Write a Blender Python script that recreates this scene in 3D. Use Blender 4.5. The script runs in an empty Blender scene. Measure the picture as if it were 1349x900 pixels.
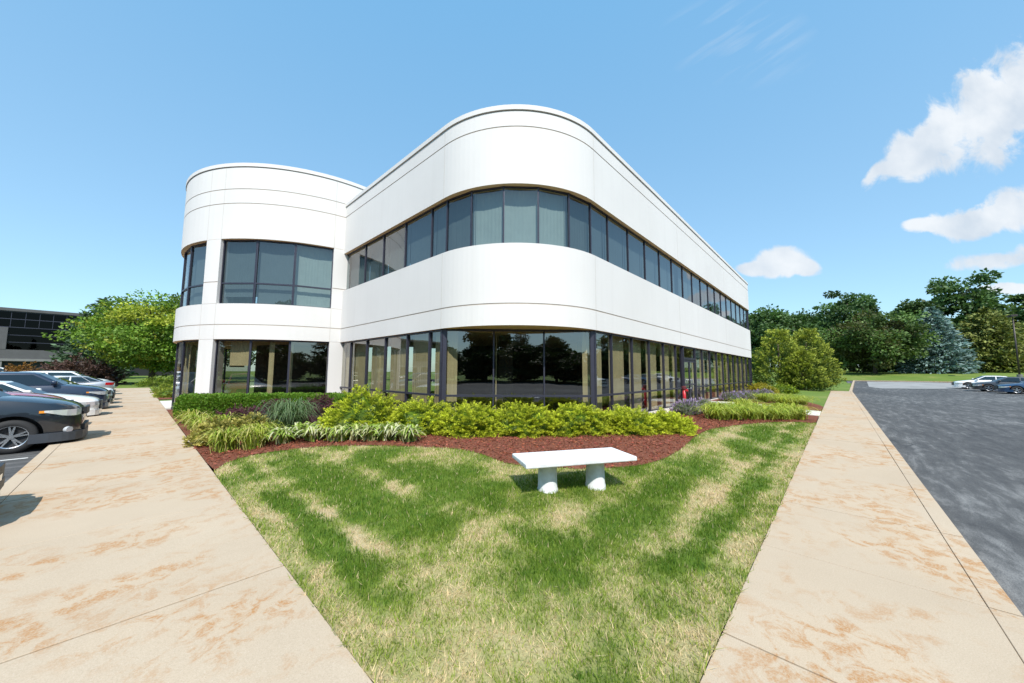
import bpy, bmesh, math, random
import numpy as np
from mathutils import Vector, noise
from mathutils.geometry import delaunay_2d_cdt

random.seed(5)
RNG = np.random.default_rng(11)
scene = bpy.context.scene
COL = scene.collection
R = math.radians


# ------------------------------------------------------------------ helpers
def tag(o, label=None, cat=None, group=None, kind=None):
    if label: o['label'] = label
    if cat: o['category'] = cat
    if group: o['group'] = group
    if kind: o['kind'] = kind
    return o


def empty(name, loc, rz=0.0):
    o = bpy.data.objects.new(name, None)
    o.location = loc
    o.rotation_euler = (0, 0, rz)
    o.empty_display_size = 0.2
    COL.objects.link(o)
    return o


def link(name, me, mat, parent=None, smooth=False):
    mats = mat if isinstance(mat, (list, tuple)) else [mat]
    for m in mats:
        me.materials.append(m)
    if smooth:
        me.polygons.foreach_set('use_smooth', [True] * len(me.polygons))
    o = bpy.data.objects.new(name, me)
    COL.objects.link(o)
    if parent:
        o.parent = parent
    return o


def children(o):
    return [c for c in COL.objects if c.parent == o]


def copy_tree(o, parent=None):
    c = o.copy()
    COL.objects.link(c)
    if parent:
        c.parent = parent
    for ch in list(o.children):
        copy_tree(ch, c)
    return c


class MB:
    """collects vertices and faces of one mesh"""
    def __init__(s):
        s.v, s.f, s.m = [], [], []

    def add(s, vs, fs, mi=0):
        b = len(s.v)
        s.v += [tuple(p) for p in vs]
        s.f += [tuple(b + i for i in f) for f in fs]
        s.m += [mi] * len(fs)

    def box(s, x0, x1, y0, y1, z0, z1, mi=0):
        s.add([(x0, y0, z0), (x1, y0, z0), (x1, y1, z0), (x0, y1, z0), (x0, y0, z1), (x1, y0, z1), (x1, y1, z1), (x0, y1, z1)],
              [(0, 3, 2, 1), (4, 5, 6, 7), (0, 1, 5, 4), (1, 2, 6, 5), (2, 3, 7, 6), (3, 0, 4, 7)], mi)

    def prism(s, pts, z0, z1, mi=0):
        """pts counter-clockwise plan outline"""
        n = len(pts)
        vs = [(p[0], p[1], z0) for p in pts] + [(p[0], p[1], z1) for p in pts]
        fs = [tuple(range(n - 1, -1, -1)), tuple(range(n, 2 * n))] + [(i, (i + 1) % n, n + (i + 1) % n, n + i) for i in range(n)]
        s.add(vs, fs, mi)

    def tube(s, pts, rads, n=8, cap=True, mi=0):
        pts = [Vector(p) for p in pts]
        rings = []
        for i, p in enumerate(pts):
            d = (pts[min(i + 1, len(pts) - 1)] - pts[max(i - 1, 0)]).normalized()
            a = d.cross(Vector((0, 0, 1)) if abs(d.z) < .95 else Vector((1, 0, 0))).normalized()
            b = d.cross(a)
            r = rads[i] if isinstance(rads, (list, tuple)) else rads
            rings.append([p + (a * math.cos(2 * math.pi * k / n) + b * math.sin(2 * math.pi * k / n)) * r for k in range(n)])
        vs = [v for r in rings for v in r]
        fs = []
        for i in range(len(rings) - 1):
            for k in range(n):
                fs.append((i * n + k, (i + 1) * n + k, (i + 1) * n + (k + 1) % n, i * n + (k + 1) % n))
        if cap:
            fs.append(tuple(range(n)))
            fs.append(tuple((len(rings) - 1) * n + k for k in range(n - 1, -1, -1)))
        s.add(vs, fs, mi)

    def build(s, name, mat, parent=None, smooth=False, bevel=0, seg=2, fix=True):
        me = bpy.data.meshes.new(name)
        me.from_pydata(s.v, [], s.f)
        if isinstance(mat, (list, tuple)) and len(mat) > 1:
            me.polygons.foreach_set('material_index', s.m)
        if fix or bevel:
            bm = bmesh.new()
            bm.from_mesh(me)
            if bevel:
                es = [e for e in bm.edges if len(e.link_faces) == 2 and e.calc_face_angle(0) > .5]
                bmesh.ops.bevel(bm, geom=es, offset=bevel, segments=seg, profile=.5, affect='EDGES', clamp_overlap=True)
            bmesh.ops.recalc_face_normals(bm, faces=bm.faces)
            bm.to_mesh(me)
            bm.free()
        me.update()
        return link(name, me, mat, parent, smooth)


def smooth01(t):
    t = min(max(t, 0.0), 1.0)
    return t * t * (3 - 2 * t)


def gz(x, y):
    """the planted ground rises gently from the two walks to the building"""
    return .2 * smooth01((x - 1.0) / 3) * smooth01((y - .66) / 3)


# ------------------------------------------------------------------ materials
class NT:
    def __init__(s, name):
        s.mat = bpy.data.materials.new(name)
        s.mat.use_nodes = True
        s.t = s.mat.node_tree
        s.t.nodes.clear()
        s.out = s.n('ShaderNodeOutputMaterial')

    def n(s, typ, **kw):
        o = s.t.nodes.new(typ)
        for k, v in kw.items():
            if k in o.inputs.keys() if isinstance(k, str) else False:
                o.inputs[k].default_value = v
            else:
                setattr(o, k, v)
        return o

    def l(s, a, b):
        s.t.links.new(a, b)

    def coord(s, scale=(1, 1, 1), rot=(0, 0, 0), kind='Object'):
        c = s.n('ShaderNodeTexCoord')
        m = s.n('ShaderNodeMapping')
        m.inputs['Scale'].default_value = scale
        m.inputs['Rotation'].default_value = rot
        s.l(c.outputs[kind], m.inputs['Vector'])
        return m.outputs[0]

    def noise(s, vec, scale, detail=4, rough=.55, dist=0):
        n = s.n('ShaderNodeTexNoise')
        n.inputs['Scale'].default_value = scale
        n.inputs['Detail'].default_value = detail
        n.inputs['Roughness'].default_value = rough
        n.inputs['Distortion'].default_value = dist
        if vec is not None: s.l(vec, n.inputs['Vector'])
        return n.outputs['Fac']

    def ramp(s, fac, stops):
        r = s.n('ShaderNodeValToRGB')
        e = r.color_ramp.elements
        while len(e) < len(stops): e.new(.5)
        for q, (p, c) in zip(e, stops):
            q.position = p
            q.color = (c[0], c[1], c[2], 1) if not isinstance(c, (int, float)) else (c, c, c, 1)
        s.l(fac, r.inputs[0])
        return r.outputs[0]

    def mix(s, fac, a, b, blend='MIX'):
        m = s.n('ShaderNodeMix', data_type='RGBA', blend_type=blend)
        for inp, v in ((m.inputs[0], fac), (m.inputs[6], a), (m.inputs[7], b)):
            if hasattr(v, 'is_linked') or hasattr(v, 'links'): s.l(v, inp)
            elif isinstance(v, (int, float)): inp.default_value = v
            else: inp.default_value = (v[0], v[1], v[2], 1)
        return m.outputs[2]

    def math(s, op, a, b=0.0, clamp=False):
        m = s.n('ShaderNodeMath', operation=op, use_clamp=clamp)
        for inp, v in ((m.inputs[0], a), (m.inputs[1], b)):
            if hasattr(v, 'links'): s.l(v, inp)
            else: inp.default_value = v
        return m.outputs[0]

    def bump(s, h, strength=.3, dist=.01):
        b = s.n('ShaderNodeBump')
        b.inputs['Strength'].default_value = strength
        b.inputs['Distance'].default_value = dist
        s.l(h, b.inputs['Height'])
        return b.outputs[0]

    def bsdf(s, color=None, rough=.6, metal=0, spec=.5, coat=0, normal=None):
        p = s.n('ShaderNodeBsdfPrincipled')
        if color is not None:
            if hasattr(color, 'links'): s.l(color, p.inputs['Base Color'])
            else: p.inputs['Base Color'].default_value = (*color, 1)
        if hasattr(rough, 'links'): s.l(rough, p.inputs['Roughness'])
        else: p.inputs['Roughness'].default_value = rough
        p.inputs['Metallic'].default_value = metal
        p.inputs['Specular IOR Level'].default_value = spec
        p.inputs['Coat Weight'].default_value = coat
        p.inputs['Coat Roughness'].default_value = .03
        if normal is not None: s.l(normal, p.inputs['Normal'])
        s.l(p.outputs[0], s.out.inputs[0])
        return p


def m_plain(name, col, rough=.5, metal=0, var=.06, scale=6, coat=0, spec=.5, bump=0):
    t = NT(name)
    v = t.coord()
    n = t.noise(v, scale, 5)
    lo = tuple(c * (1 - var) for c in col)
    hi = tuple(min(1, c * (1 + var)) for c in col)
    c = t.ramp(n, [(.3, lo), (.7, hi)])
    nm = t.bump(t.noise(v, scale * 25, 3), bump, .004) if bump else None
    t.bsdf(c, rough, metal, spec, coat, nm)
    return t.mat


def m_wall():
    t = NT('white_stucco')
    v = t.coord()
    big = t.noise(v, .35, 4)
    streak = t.noise(t.coord((3.5, 3.5, .12)), 1.0, 5, .6)
    c = t.ramp(big, [(.3, (.655, .635, .61)), (.7, (.70, .68, .655))])
    c = t.mix(t.ramp(streak, [(.50, 0.0), (.85, .24)]), c, (.55, .53, .50))
    fine = t.noise(v, 70, 3)
    t.bsdf(c, .85, 0, .25, 0, t.bump(fine, .25, .004))
    return t.mat


def m_glass(name, tint, f0, gloss=.92):
    t = NT(name)
    tr = t.n('ShaderNodeBsdfTransparent')
    tr.inputs[0].default_value = (*tint, 1)
    gl = t.n('ShaderNodeBsdfGlossy')
    gl.inputs['Color'].default_value = (gloss, gloss, gloss * 1.01, 1)
    gl.inputs['Roughness'].default_value = .0
    v = t.coord()
    t.l(t.bump(t.noise(v, .9, 1), .12, .02), gl.inputs['Normal'])
    lw = t.n('ShaderNodeLayerWeight')
    lw.inputs['Blend'].default_value = .5
    f = t.math('POWER', lw.outputs['Facing'], 4.0)
    f = t.math('MULTIPLY_ADD', f, .75)
    f.node.inputs[2].default_value = f0
    mx = t.n('ShaderNodeMixShader')
    t.l(f, mx.inputs[0]); t.l(tr.outputs[0], mx.inputs[1]); t.l(gl.outputs[0], mx.inputs[2])
    t.l(mx.outputs[0], t.out.inputs[0])
    return t.mat


def m_leaf(name, transl=.35, rough=.55, spec=.3, gain=1.0):
    """leaf colour comes from the mesh attribute «tint» (each leaf its own colour)"""
    t = NT(name)
    a = t.n('ShaderNodeAttribute', attribute_name='tint')
    col = a.outputs['Color']
    p = t.bsdf(col, rough, 0, spec)
    tl = t.n('ShaderNodeBsdfTranslucent')
    t.l(t.mix(1.0, col, (1.0, 1.05, .55), 'MULTIPLY'), tl.inputs[0])
    mx = t.n('ShaderNodeMixShader')
    mx.inputs[0].default_value = transl
    t.l(p.outputs[0], mx.inputs[1]); t.l(tl.outputs[0], mx.inputs[2])
    t.l(mx.outputs[0], t.out.inputs[0])
    return t.mat


def m_concrete():
    t = NT('sandy_concrete')
    v = t.coord()
    c = t.ramp(t.noise(v, .55, 5), [(.3, (.43, .34, .245)), (.7, (.495, .40, .295))])
    speck = t.noise(v, 130, 2, .7)
    c = t.mix(t.ramp(speck, [(.35, .35), (.5, 0.0)]), c, (.30, .24, .17))
    c = t.mix(t.ramp(speck, [(.6, 0.0), (.75, .4)]), c, (.62, .56, .48))
    # rust stains
    patch = t.noise(t.coord((.55, .9, 1)), 1.0, 3, .6)
    det = t.noise(v, 5.5, 7, .72, .6)
    st = t.math('MULTIPLY', t.ramp(patch, [(.44, 0.0), (.57, 1.0)]), t.ramp(det, [(.485, 0.0), (.58, 1.0)]))
    st = t.math('MULTIPLY', st, t.ramp(t.noise(v, 55, 3, .75), [(.38, .25), (.58, 1.0)]))
    c = t.mix(t.math('MULTIPLY', st, .85), c, (.36, .155, .035))
    c = t.mix(t.math('MULTIPLY', t.ramp(patch, [(.45, 0.0), (.75, 1.0)]), .22), c, (.48, .31, .16))
    t.bsdf(c, .9, 0, .2, 0, t.bump(t.noise(v, 160, 3), .35, .003))
    return t.mat


def m_asphalt():
    t = NT('worn_asphalt')
    v = t.coord()
    # sealer worn off in swept, flame-like streaks
    a = t.noise(t.coord((.6, 3.6, 1), (0, 0, R(7))), 1.0, 9, .70, .4)
    a2 = t.noise(t.coord((1.6, 4.2, 1), (0, 0, R(-16))), 1.3, 8, .7, .6)
    b = t.noise(t.coord((.07, .2, 1), (0, 0, R(-14))), 1.0, 3, .5, .4)
    f = t.math('ADD', t.math('ADD', t.math('MULTIPLY', a, .65), t.math('MULTIPLY', a2, .35)), t.math('MULTIPLY', t.math('SUBTRACT', b, .5), .35))
    c = t.ramp(f, [(.40, (.062, .062, .062)), (.52, (.098, .097, .095)), (.59, (.165, .163, .158)), (.70, (.28, .275, .262))])
    sp = t.noise(v, 90, 3, .7)
    c = t.mix(t.ramp(sp, [(.4, .5), (.52, 0.0)]), c, (.035, .036, .042))
    c = t.mix(t.ramp(sp, [(.6, 0.0), (.72, .4)]), c, (.3, .3, .29))
    vo = t.n('ShaderNodeTexVoronoi', feature='DISTANCE_TO_EDGE')
    vo.inputs['Scale'].default_value = .22
    wv = t.n('ShaderNodeVectorMath', operation='ADD')
    nz = t.n('ShaderNodeTexNoise')
    nz.inputs['Scale'].default_value = .8
    nz.inputs['Detail'].default_value = 6
    t.l(v, nz.inputs['Vector'])
    t.l(v, wv.inputs[0]); t.l(nz.outputs['Color'], wv.inputs[1])
    t.l(wv.outputs[0], vo.inputs['Vector'])
    crack = t.math('MULTIPLY', t.ramp(vo.outputs['Distance'], [(.0, 1.0), (.006, 0.0)]), t.ramp(t.noise(v, .3, 2), [(.45, 0.0), (.55, .8)]))
    c = t.mix(crack, c, (.025, .025, .028))
    t.bsdf(c, .85, 0, .3, 0, t.bump(t.noise(v, 120, 3), .5, .004))
    return t.mat


def m_mulch():
    t = NT('red_mulch')
    v = t.coord()
    vo = t.n('ShaderNodeTexVoronoi')
    vo.inputs['Scale'].default_value = 38
    t.l(t.coord((1, 1.8, 1)), vo.inputs['Vector'])
    c = t.mix(t.noise(v, 30, 4, .7), (.10, .03, .018), (.30, .105, .062))
    c = t.mix(.45, c, t.ramp(vo.outputs['Color'], [(.2, (.09, .03, .018)), (.8, (.36, .14, .085))]))
    t.bsdf(c, .9, 0, .2, 0, t.bump(vo.outputs['Distance'], .8, .03))
    return t.mat


def m_attr(name, rough=.9):
    t = NT(name)
    a = t.n('ShaderNodeAttribute', attribute_name='tint')
    v = t.coord()
    c = t.mix(t.ramp(t.noise(v, 60, 4, .7), [(.35, .45), (.65, 0.0)]), a.outputs['Color'], (.05, .045, .02))
    t.bsdf(c, rough, 0, .15, 0, t.bump(t.noise(v, 90, 3), .6, .01))
    return t.mat


def m_far_grass():
    t = NT('mown_grass')
    v = t.coord()
    c = t.ramp(t.noise(v, .25, 6, .65), [(.3, (.10, .17, .03)), (.55, (.16, .22, .045)), (.75, (.30, .28, .10))])
    c = t.mix(t.ramp(t.noise(v, 14, 4, .7), [(.35, .4), (.6, 0.0)]), c, (.05, .08, .015))
    t.bsdf(c, .9, 0, .15)
    return t.mat


def m_bark():
    t = NT('bark')
    v = t.coord((6, 6, 1))
    c = t.ramp(t.noise(v, 3, 6, .7), [(.3, (.05, .038, .028)), (.7, (.15, .115, .085))])
    t.bsdf(c, .9, 0, .2, 0, t.bump(t.noise(v, 4, 5), .6, .03))
    return t.mat


def m_paint(name, col, metal=.0):
    t = NT(name)
    v = t.coord()
    fl = t.noise(v, 900, 1)
    c = t.mix(t.ramp(fl, [(.3, 0.0), (.7, .25 if metal else .03)]), col, tuple(min(1, k * 1.5 + .01) for k in col))
    t.bsdf(c, .35, metal, .5, 1.0)
    return t.mat


M = {}
M['wall'] = m_wall()
M['joint'] = m_plain('joint_sealant', (.50, .43, .36), .8)
M['soffit'] = m_plain('tan_soffit', (.84, .62, .36), .85)
M['panel_joint'] = m_plain('panel_joint', (.56, .53, .49), .8)
M['roof'] = m_plain('roof_membrane', (.35, .35, .34), .9)
M['mullion'] = m_plain('bronze_aluminium', (.045, .045, .065), .38, .3)
M['glass_up'] = m_glass('tinted_glass', (.50, .57, .57), .11)
M['glass_low'] = m_glass('clear_tinted_glass', (.63, .63, .56), .17)
M['glass_dark'] = m_glass('dark_curtain_wall_glass', (.03, .04, .04), .03, .28)
M['blind'] = m_plain('vertical_blind_fabric', (.62, .65, .60), .85, 0, .05, 3)
M['blind_grey'] = m_plain('grey_blind_fabric', (.20, .23, .24), .85, 0, .05, 3)
M['curtain'] = m_plain('cream_curtain_fabric', (.70, .62, .42), .85, 0, .08, 3)
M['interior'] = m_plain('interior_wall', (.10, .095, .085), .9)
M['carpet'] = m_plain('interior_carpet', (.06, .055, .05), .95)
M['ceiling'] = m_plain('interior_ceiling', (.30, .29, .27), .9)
M['concrete'] = m_concrete()
M['path'] = m_plain('pale_concrete', (.62, .58, .52), .9, 0, .1, 3, bump=.3)
M['asphalt'] = m_asphalt()
M['line'] = m_plain('road_paint', (.62, .62, .60), .8, 0, .2, 25)
M['mulch'] = m_mulch()
M['lawn'] = m_attr('lawn_soil')
M['far_grass'] = m_far_grass()
M['blade'] = m_leaf('grass_blades', .35, .6, .2)
M['leaf'] = m_leaf('leaves', .32)
M['needle'] = m_leaf('needles', .15, .6, .2)
M['bark'] = m_bark()
M['bench'] = m_plain('cast_stone', (.66, .67, .67), .85, 0, .12, 11, bump=.5)
M['red'] = m_plain('red_enamel', (.48, .02, .03), .4, 0, .1, 9)
M['black'] = m_plain('black_plastic', (.018, .018, .02), .5)
M['rubber'] = m_plain('tyre_rubber', (.022, .022, .023), .8, bump=.3)
M['alloy'] = m_plain('alloy', (.62, .63, .65), .25, .9)
M['chrome'] = m_plain('chrome', (.78, .76, .72), .08, 1.0)
M['cladding'] = m_plain('grey_cladding', (.045, .052, .064), .55)
M['car_glass'] = m_glass('car_glass', (.10, .16, .16), .10, .9)
M['lens'] = m_plain('headlight_lens', (.70, .73, .76), .08, .35, coat=1)
M['amber'] = m_plain('amber_lens', (.85, .30, .02), .15, 0, coat=1)
M['tail'] = m_plain('red_lens', (.45, .01, .015), .12, 0, coat=1)
M['metal_grey'] = m_plain('grey_metal', (.24, .25, .26), .5, .4)
M['lamp_bronze'] = m_plain('dark_bronze_pole', (.06, .05, .045), .5, .4)
M['lamp_glass'] = m_plain('lamp_lens', (.6, .62, .62), .2)
M['grey_concrete'] = m_plain('grey_precast', (.085, .083, .088), .85, 0, .1, 1)
M['grey_light'] = m_plain('light_precast', (.18, .175, .175), .85, 0, .1, 1)
M['far_dark'] = m_plain('dark_recess', (.012, .012, .014), .6)

# ------------------------------------------------------------------ sun, sky, camera
TO_SUN = Vector((-.62, -.78, 0)).normalized()
ELEV = R(51)
SD = Vector((TO_SUN.x * math.cos(ELEV), TO_SUN.y * math.cos(ELEV), math.sin(ELEV)))
sun = bpy.data.lights.new('sun', 'SUN')
sun.energy = 4.4
sun.angle = R(.53)
sun.color = (1.0, .955, .89)
so = bpy.data.objects.new('sun', sun)
so.rotation_euler = SD.to_track_quat('Z', 'Y').to_euler()
so.location = (0, 0, 60)
COL.objects.link(so)

YAW = R(43.0)
FH = Vector((math.cos(YAW), math.sin(YAW), 0))
RH = Vector((math.sin(YAW), -math.cos(YAW), 0))


def build_world():
    w = bpy.data.worlds.new('World')
    scene.world = w
    w.use_nodes = True
    nt = w.node_tree
    nt.nodes.clear()
    N, L = nt.nodes.new, nt.links.new
    sky = N('ShaderNodeTexSky')
    sky.sky_type = 'NISHITA'
    sky.sun_disc = False
    sky.sun_elevation = ELEV
    sky.sun_rotation = math.atan2(SD.x, SD.y)
    sky.air_density = 1.0
    sky.dust_density = .6
    sky.ozone_density = 1.0
    sky.altitude = 200
    tc = N('ShaderNodeTexCoord')

    def mth(op, a, b=0.0, c=None, clamp=False):
        m = N('ShaderNodeMath')
        m.operation = op
        m.use_clamp = clamp
        for i, v in enumerate((a, b) if c is None else (a, b, c)):
            if hasattr(v, 'links'): L(v, m.inputs[i])
            else: m.inputs[i].default_value = v
        return m.outputs[0]

    def dot(vec):
        d = N('ShaderNodeVectorMath')
        d.operation = 'DOT_PRODUCT'
        L(tc.outputs['Generated'], d.inputs[0])
        d.inputs[1].default_value = vec
        return d.outputs['Value']

    # clouds live at fixed compass directions: u, v are tangents of bearing and height
    fwd = mth('MAXIMUM', dot(FH), .02)
    u = mth('DIVIDE', dot(RH), fwd)
    v = mth('DIVIDE', dot((0, 0, 1)), fwd)
    comb = N('ShaderNodeCombineXYZ')
    L(u, comb.inputs[0]); L(v, comb.inputs[1])
    wob = N('ShaderNodeTexNoise')
    wob.inputs['Scale'].default_value = 8
    wob.inputs['Detail'].default_value = 10
    wob.inputs['Roughness'].default_value = .6
    wob.inputs['Distortion'].default_value = .35
    L(comb.outputs[0], wob.inputs['Vector'])
    big = N('ShaderNodeTexNoise')
    big.inputs['Scale'].default_value = 7
    big.inputs['Detail'].default_value = 6
    L(comb.outputs[0], big.inputs['Vector'])
    blobs = [(1.50, .82, .30, .17, 35), (1.74, .93, .27, .19, 20), (1.29, .70, .20, .10, 32), (1.15, .632, .10, .04, 42), (1.09, .60, .07, .025, 50),
             (1.36, .450, .13, .055, 8), (1.54, .50, .16, .07, 15), (1.22, .438, .07, .025, 5),
             (.775, .325, .10, .047, 4), (.72, .31, .07, .03, 10), (.84, .315, .06, .03, -8),
             (1.40, .325, .17, .032, 4), (1.56, .345, .14, .045, 4), (1.44, .25, .1, .02, 0),
             (-.55, .30, .05, .012, 0)]
    m = None
    for (u0, v0, a, b, ang) in blobs:
        c_, s_ = math.cos(R(ang)), math.sin(R(ang))
        du, dv = mth('SUBTRACT', u, u0), mth('SUBTRACT', v, v0)
        p = mth('DIVIDE', mth('ADD', mth('MULTIPLY', du, c_), mth('MULTIPLY', dv, s_)), a)
        q = mth('DIVIDE', mth('SUBTRACT', mth('MULTIPLY', dv, c_), mth('MULTIPLY', du, s_)), b)
        e = mth('SUBTRACT', 1.0, mth('ADD', mth('MULTIPLY', p, p), mth('MULTIPLY', q, q)))
        m = e if m is None else mth('MAXIMUM', m, e)
    m = mth('MAXIMUM', m, -1.5)
    d = mth('ADD', m, mth('MULTIPLY', mth('SUBTRACT', wob.outputs['Fac'], .5), 3.3))
    mr = N('ShaderNodeMapRange')
    mr.interpolation_type = 'SMOOTHSTEP'
    mr.inputs['From Min'].default_value = -.05
    mr.inputs['From Max'].default_value = .62
    L(d, mr.inputs['Value'])
    dens = mr.outputs[0]
    # thin wisps
    wm = N('ShaderNodeMapping')
    wm0 = N('ShaderNodeMapping')
    wm0.inputs['Rotation'].default_value = (0, 0, R(-34))
    L(comb.outputs[0], wm0.inputs[0])
    wm.inputs['Scale'].default_value = (1.2, 11, 1)
    L(wm0.outputs[0], wm.inputs[0])
    wn = N('ShaderNodeTexNoise')
    wn.inputs['Scale'].default_value = 1.6
    wn.inputs['Detail'].default_value = 7
    L(wm.outputs[0], wn.inputs['Vector'])
    wr = N('ShaderNodeMapRange')
    wr.inputs['From Min'].default_value = .52
    wr.inputs['From Max'].default_value = .80
    wr.inputs['To Max'].default_value = .55
    L(wn.outputs['Fac'], wr.inputs['Value'])
    front = mth('GREATER_THAN', dot(FH), .15)
    we = None
    for (u0, v0, a, b) in ((.70, 1.03, .26, .17), (-.62, .45, .2, .08)):
        p, q = mth('DIVIDE', mth('SUBTRACT', u, u0), a), mth('DIVIDE', mth('SUBTRACT', v, v0), b)
        e = mth('SUBTRACT', 1.0, mth('ADD', mth('MULTIPLY', p, p), mth('MULTIPLY', q, q)), clamp=True)
        we = e if we is None else mth('MAXIMUM', we, e)
    wisp = mth('MULTIPLY', mth('MULTIPLY', wr.outputs[0], front), we)
    # low summer haze: paler sky towards the horizon
    hz = N('ShaderNodeMapRange')
    hz.inputs['From Min'].default_value = .75
    hz.inputs['From Max'].default_value = 0.0
    L(dot((0, 0, 1)), hz.inputs['Value'])
    mask = mth('MAXIMUM', mth('MULTIPLY', dens, front), wisp)
    mask = mth('MULTIPLY', mask, .93)
    bg = N('ShaderNodeBackground')
    bg.inputs['Strength'].default_value = .14
    hs = N('ShaderNodeMix'); hs.data_type = 'RGBA'; hs.blend_type = 'MULTIPLY'
    hs.inputs[0].default_value = 1.0
    hs.inputs[7].default_value = (.93, 1.14, 1.12, 1)
    L(sky.outputs[0], hs.inputs[6])
    air = N('ShaderNodeMix'); air.data_type = 'RGBA'
    L(hz.outputs[0], air.inputs[0])
    air.inputs[6].default_value = (1.5, 3.78, 6.2, 1)
    air.inputs[7].default_value = (2.7, 4.0, 5.2, 1)
    mixh = N('ShaderNodeMix'); mixh.data_type = 'RGBA'
    mixh.inputs[0].default_value = .50
    L(hs.outputs[2], mixh.inputs[6]); L(air.outputs[2], mixh.inputs[7])
    L(mixh.outputs[2], bg.inputs['Color'])
    cb = N('ShaderNodeBackground')
    shade = N('ShaderNodeMapRange')
    shade.inputs['From Min'].default_value = .35
    shade.inputs['From Max'].default_value = .65
    shade.inputs['To Min'].default_value = .45
    shade.inputs['To Max'].default_value = 1.0
    L(big.outputs['Fac'], shade.inputs['Value'])
    rgb = N('ShaderNodeMix'); rgb.data_type = 'RGBA'
    L(shade.outputs[0], rgb.inputs[0])
    rgb.inputs[6].default_value = (.42, .52, .64, 1)
    rgb.inputs[7].default_value = (.80, .83, .86, 1)
    L(rgb.outputs[2], cb.inputs['Color'])
    cb.inputs['Strength'].default_value = .86
    mx = N('ShaderNodeMixShader')
    L(mask, mx.inputs[0]); L(bg.outputs[0], mx.inputs[1]); L(cb.outputs[0], mx.inputs[2])
    out = N('ShaderNodeOutputWorld')
    L(mx.outputs[0], out.inputs[0])


build_world()
cam = bpy.data.cameras.new('camera')
cam.sensor_width = 36
cam.lens = 460 / 1349 * 36
cam.clip_start = .05
cam.clip_end = 4000
co = bpy.data.objects.new('camera', cam)
COL.objects.link(co)
pitch = math.atan(40 / 460)
fw = (FH * math.cos(pitch) + Vector((0, 0, math.sin(pitch)))).normalized()
up = RH.cross(fw)
rl = R(.28)
r2 = RH * math.cos(rl) + up * math.sin(rl)
u2 = up * math.cos(rl) - RH * math.sin(rl)
from mathutils import Matrix
mw = Matrix((r2, u2, -fw)).transposed().to_4x4()
mw.translation = (0, 0, 1.7)
co.matrix_world = mw
scene.camera = co

scene.view_settings.view_transform = 'Standard'
scene.view_settings.look = 'None'
scene.view_settings.exposure = .43
scene.view_settings.gamma = 1
scene.cycles.use_denoising = True
scene.cycles.max_bounces = 8
scene.cycles.transparent_max_bounces = 12
scene.cycles.caustics_reflective = False
scene.cycles.caustics_refractive = False


# ------------------------------------------------------------------ ground
def sheet(name, mat, fx, xs, ys, kind='structure'):
    vs = [(x, y, fx(x, y)) for y in ys for x in xs]
    nx = len(xs)
    fs = [(j * nx + i, j * nx + i + 1, (j + 1) * nx + i + 1, (j + 1) * nx + i) for j in range(len(ys) - 1) for i in range(nx - 1)]
    me = bpy.data.meshes.new(name)
    me.from_pydata(vs, [], fs)
    me.update()
    o = link(name, me, mat, None, True)
    return tag(o, kind=kind)


sheet('ground', M['far_grass'], lambda x, y: -.6, np.linspace(-1500, 1500, 31), np.linspace(-1500, 1500, 31))


def lot_z(x, y):
    return -.12 + .018 * max(0.0, x - 50)


XS = list(np.linspace(-33, 46, 20)) + list(np.linspace(50, 82, 12))
b = MB()
for k in range(len(XS) - 1):
    b.add([(XS[k], -30, lot_z(XS[k], 0)), (XS[k + 1], -30, lot_z(XS[k + 1], 0)), (XS[k + 1], -.85, lot_z(XS[k + 1], 0)), (XS[k], -.85, lot_z(XS[k], 0))], [(0, 1, 2, 3)])
b.add([(-33, -.85, -.12), (-1.22, -.85, -.12), (-1.22, 66, -.12), (-33, 66, -.12)], [(0, 1, 2, 3)])
tag(b.build('parking_lot', M['asphalt'], fix=False), kind='structure')

# walks: slabs with open joints
b = MB()
ys = [-.86, 1.45, 3.65, 5.88, 7.95, 10.1, 12.3]
while ys[-1] < 49: ys.append(ys[-1] + 2.2)
for y0, y1 in zip(ys[:-1], ys[1:]):
    for x0, x1 in ((-1.23, -1.067), (-1.063, 1.0)):
        z = random.uniform(-.003, .003)
        b.box(x0, x1 - .001, y0 + .009, y1 - .009, -.4, z)
left_walk = tag(b.build('pavement', M['concrete'], bevel=.003, seg=1), kind='structure')
b = MB()
xs = [1.006, 2.75, 4.38, 6.02, 7.45]
while xs[-1] < 47: xs.append(xs[-1] + 1.62)
for x0, x1 in zip(xs[:-1], xs[1:]):
    for y0, y1 in ((-.86, -.7085), (-.7035, .655)):
        z = random.uniform(-.003, .003)
        b.box(x0 + .007, x1 - .007, y0, y1, -.4, z)
tag(b.build('pavement', M['concrete'], bevel=.003, seg=1), kind='structure')
# dirt in the slab joints
b = MB()
b.box(-1.2, .97, -.83, 48, -.41, -.012)
b.box(1.0, 46.5, -.83, .63, -.41, -.0125)
tag(b.build('joint_soil', m_plain('joint_dirt', (.07, .055, .04), .95)), kind='structure')
# a paler, unsealed stretch of the car park
b = MB()
ring = [(58.0, -3.5), (61, -2.6), (70, -2.9), (79.5, -3.2), (80.2, -9), (79.5, -20), (72, -19), (66, -15), (61.5, -9.5), (59, -6.0)]
for k in range(len(ring)):
    c_ = (70.5, -9.0)
    p, q = ring[k], ring[(k + 1) % len(ring)]
    b.add([(c_[0], c_[1], lot_z(*c_) + .012), (q[0], q[1], lot_z(*q) + .012), (p[0], p[1], lot_z(*p) + .012)], [(0, 1, 2)])
tag(b.build('worn_asphalt', m_plain('bare_asphalt', (.27, .265, .255), .9, 0, .25, .5)), kind='structure')
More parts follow.
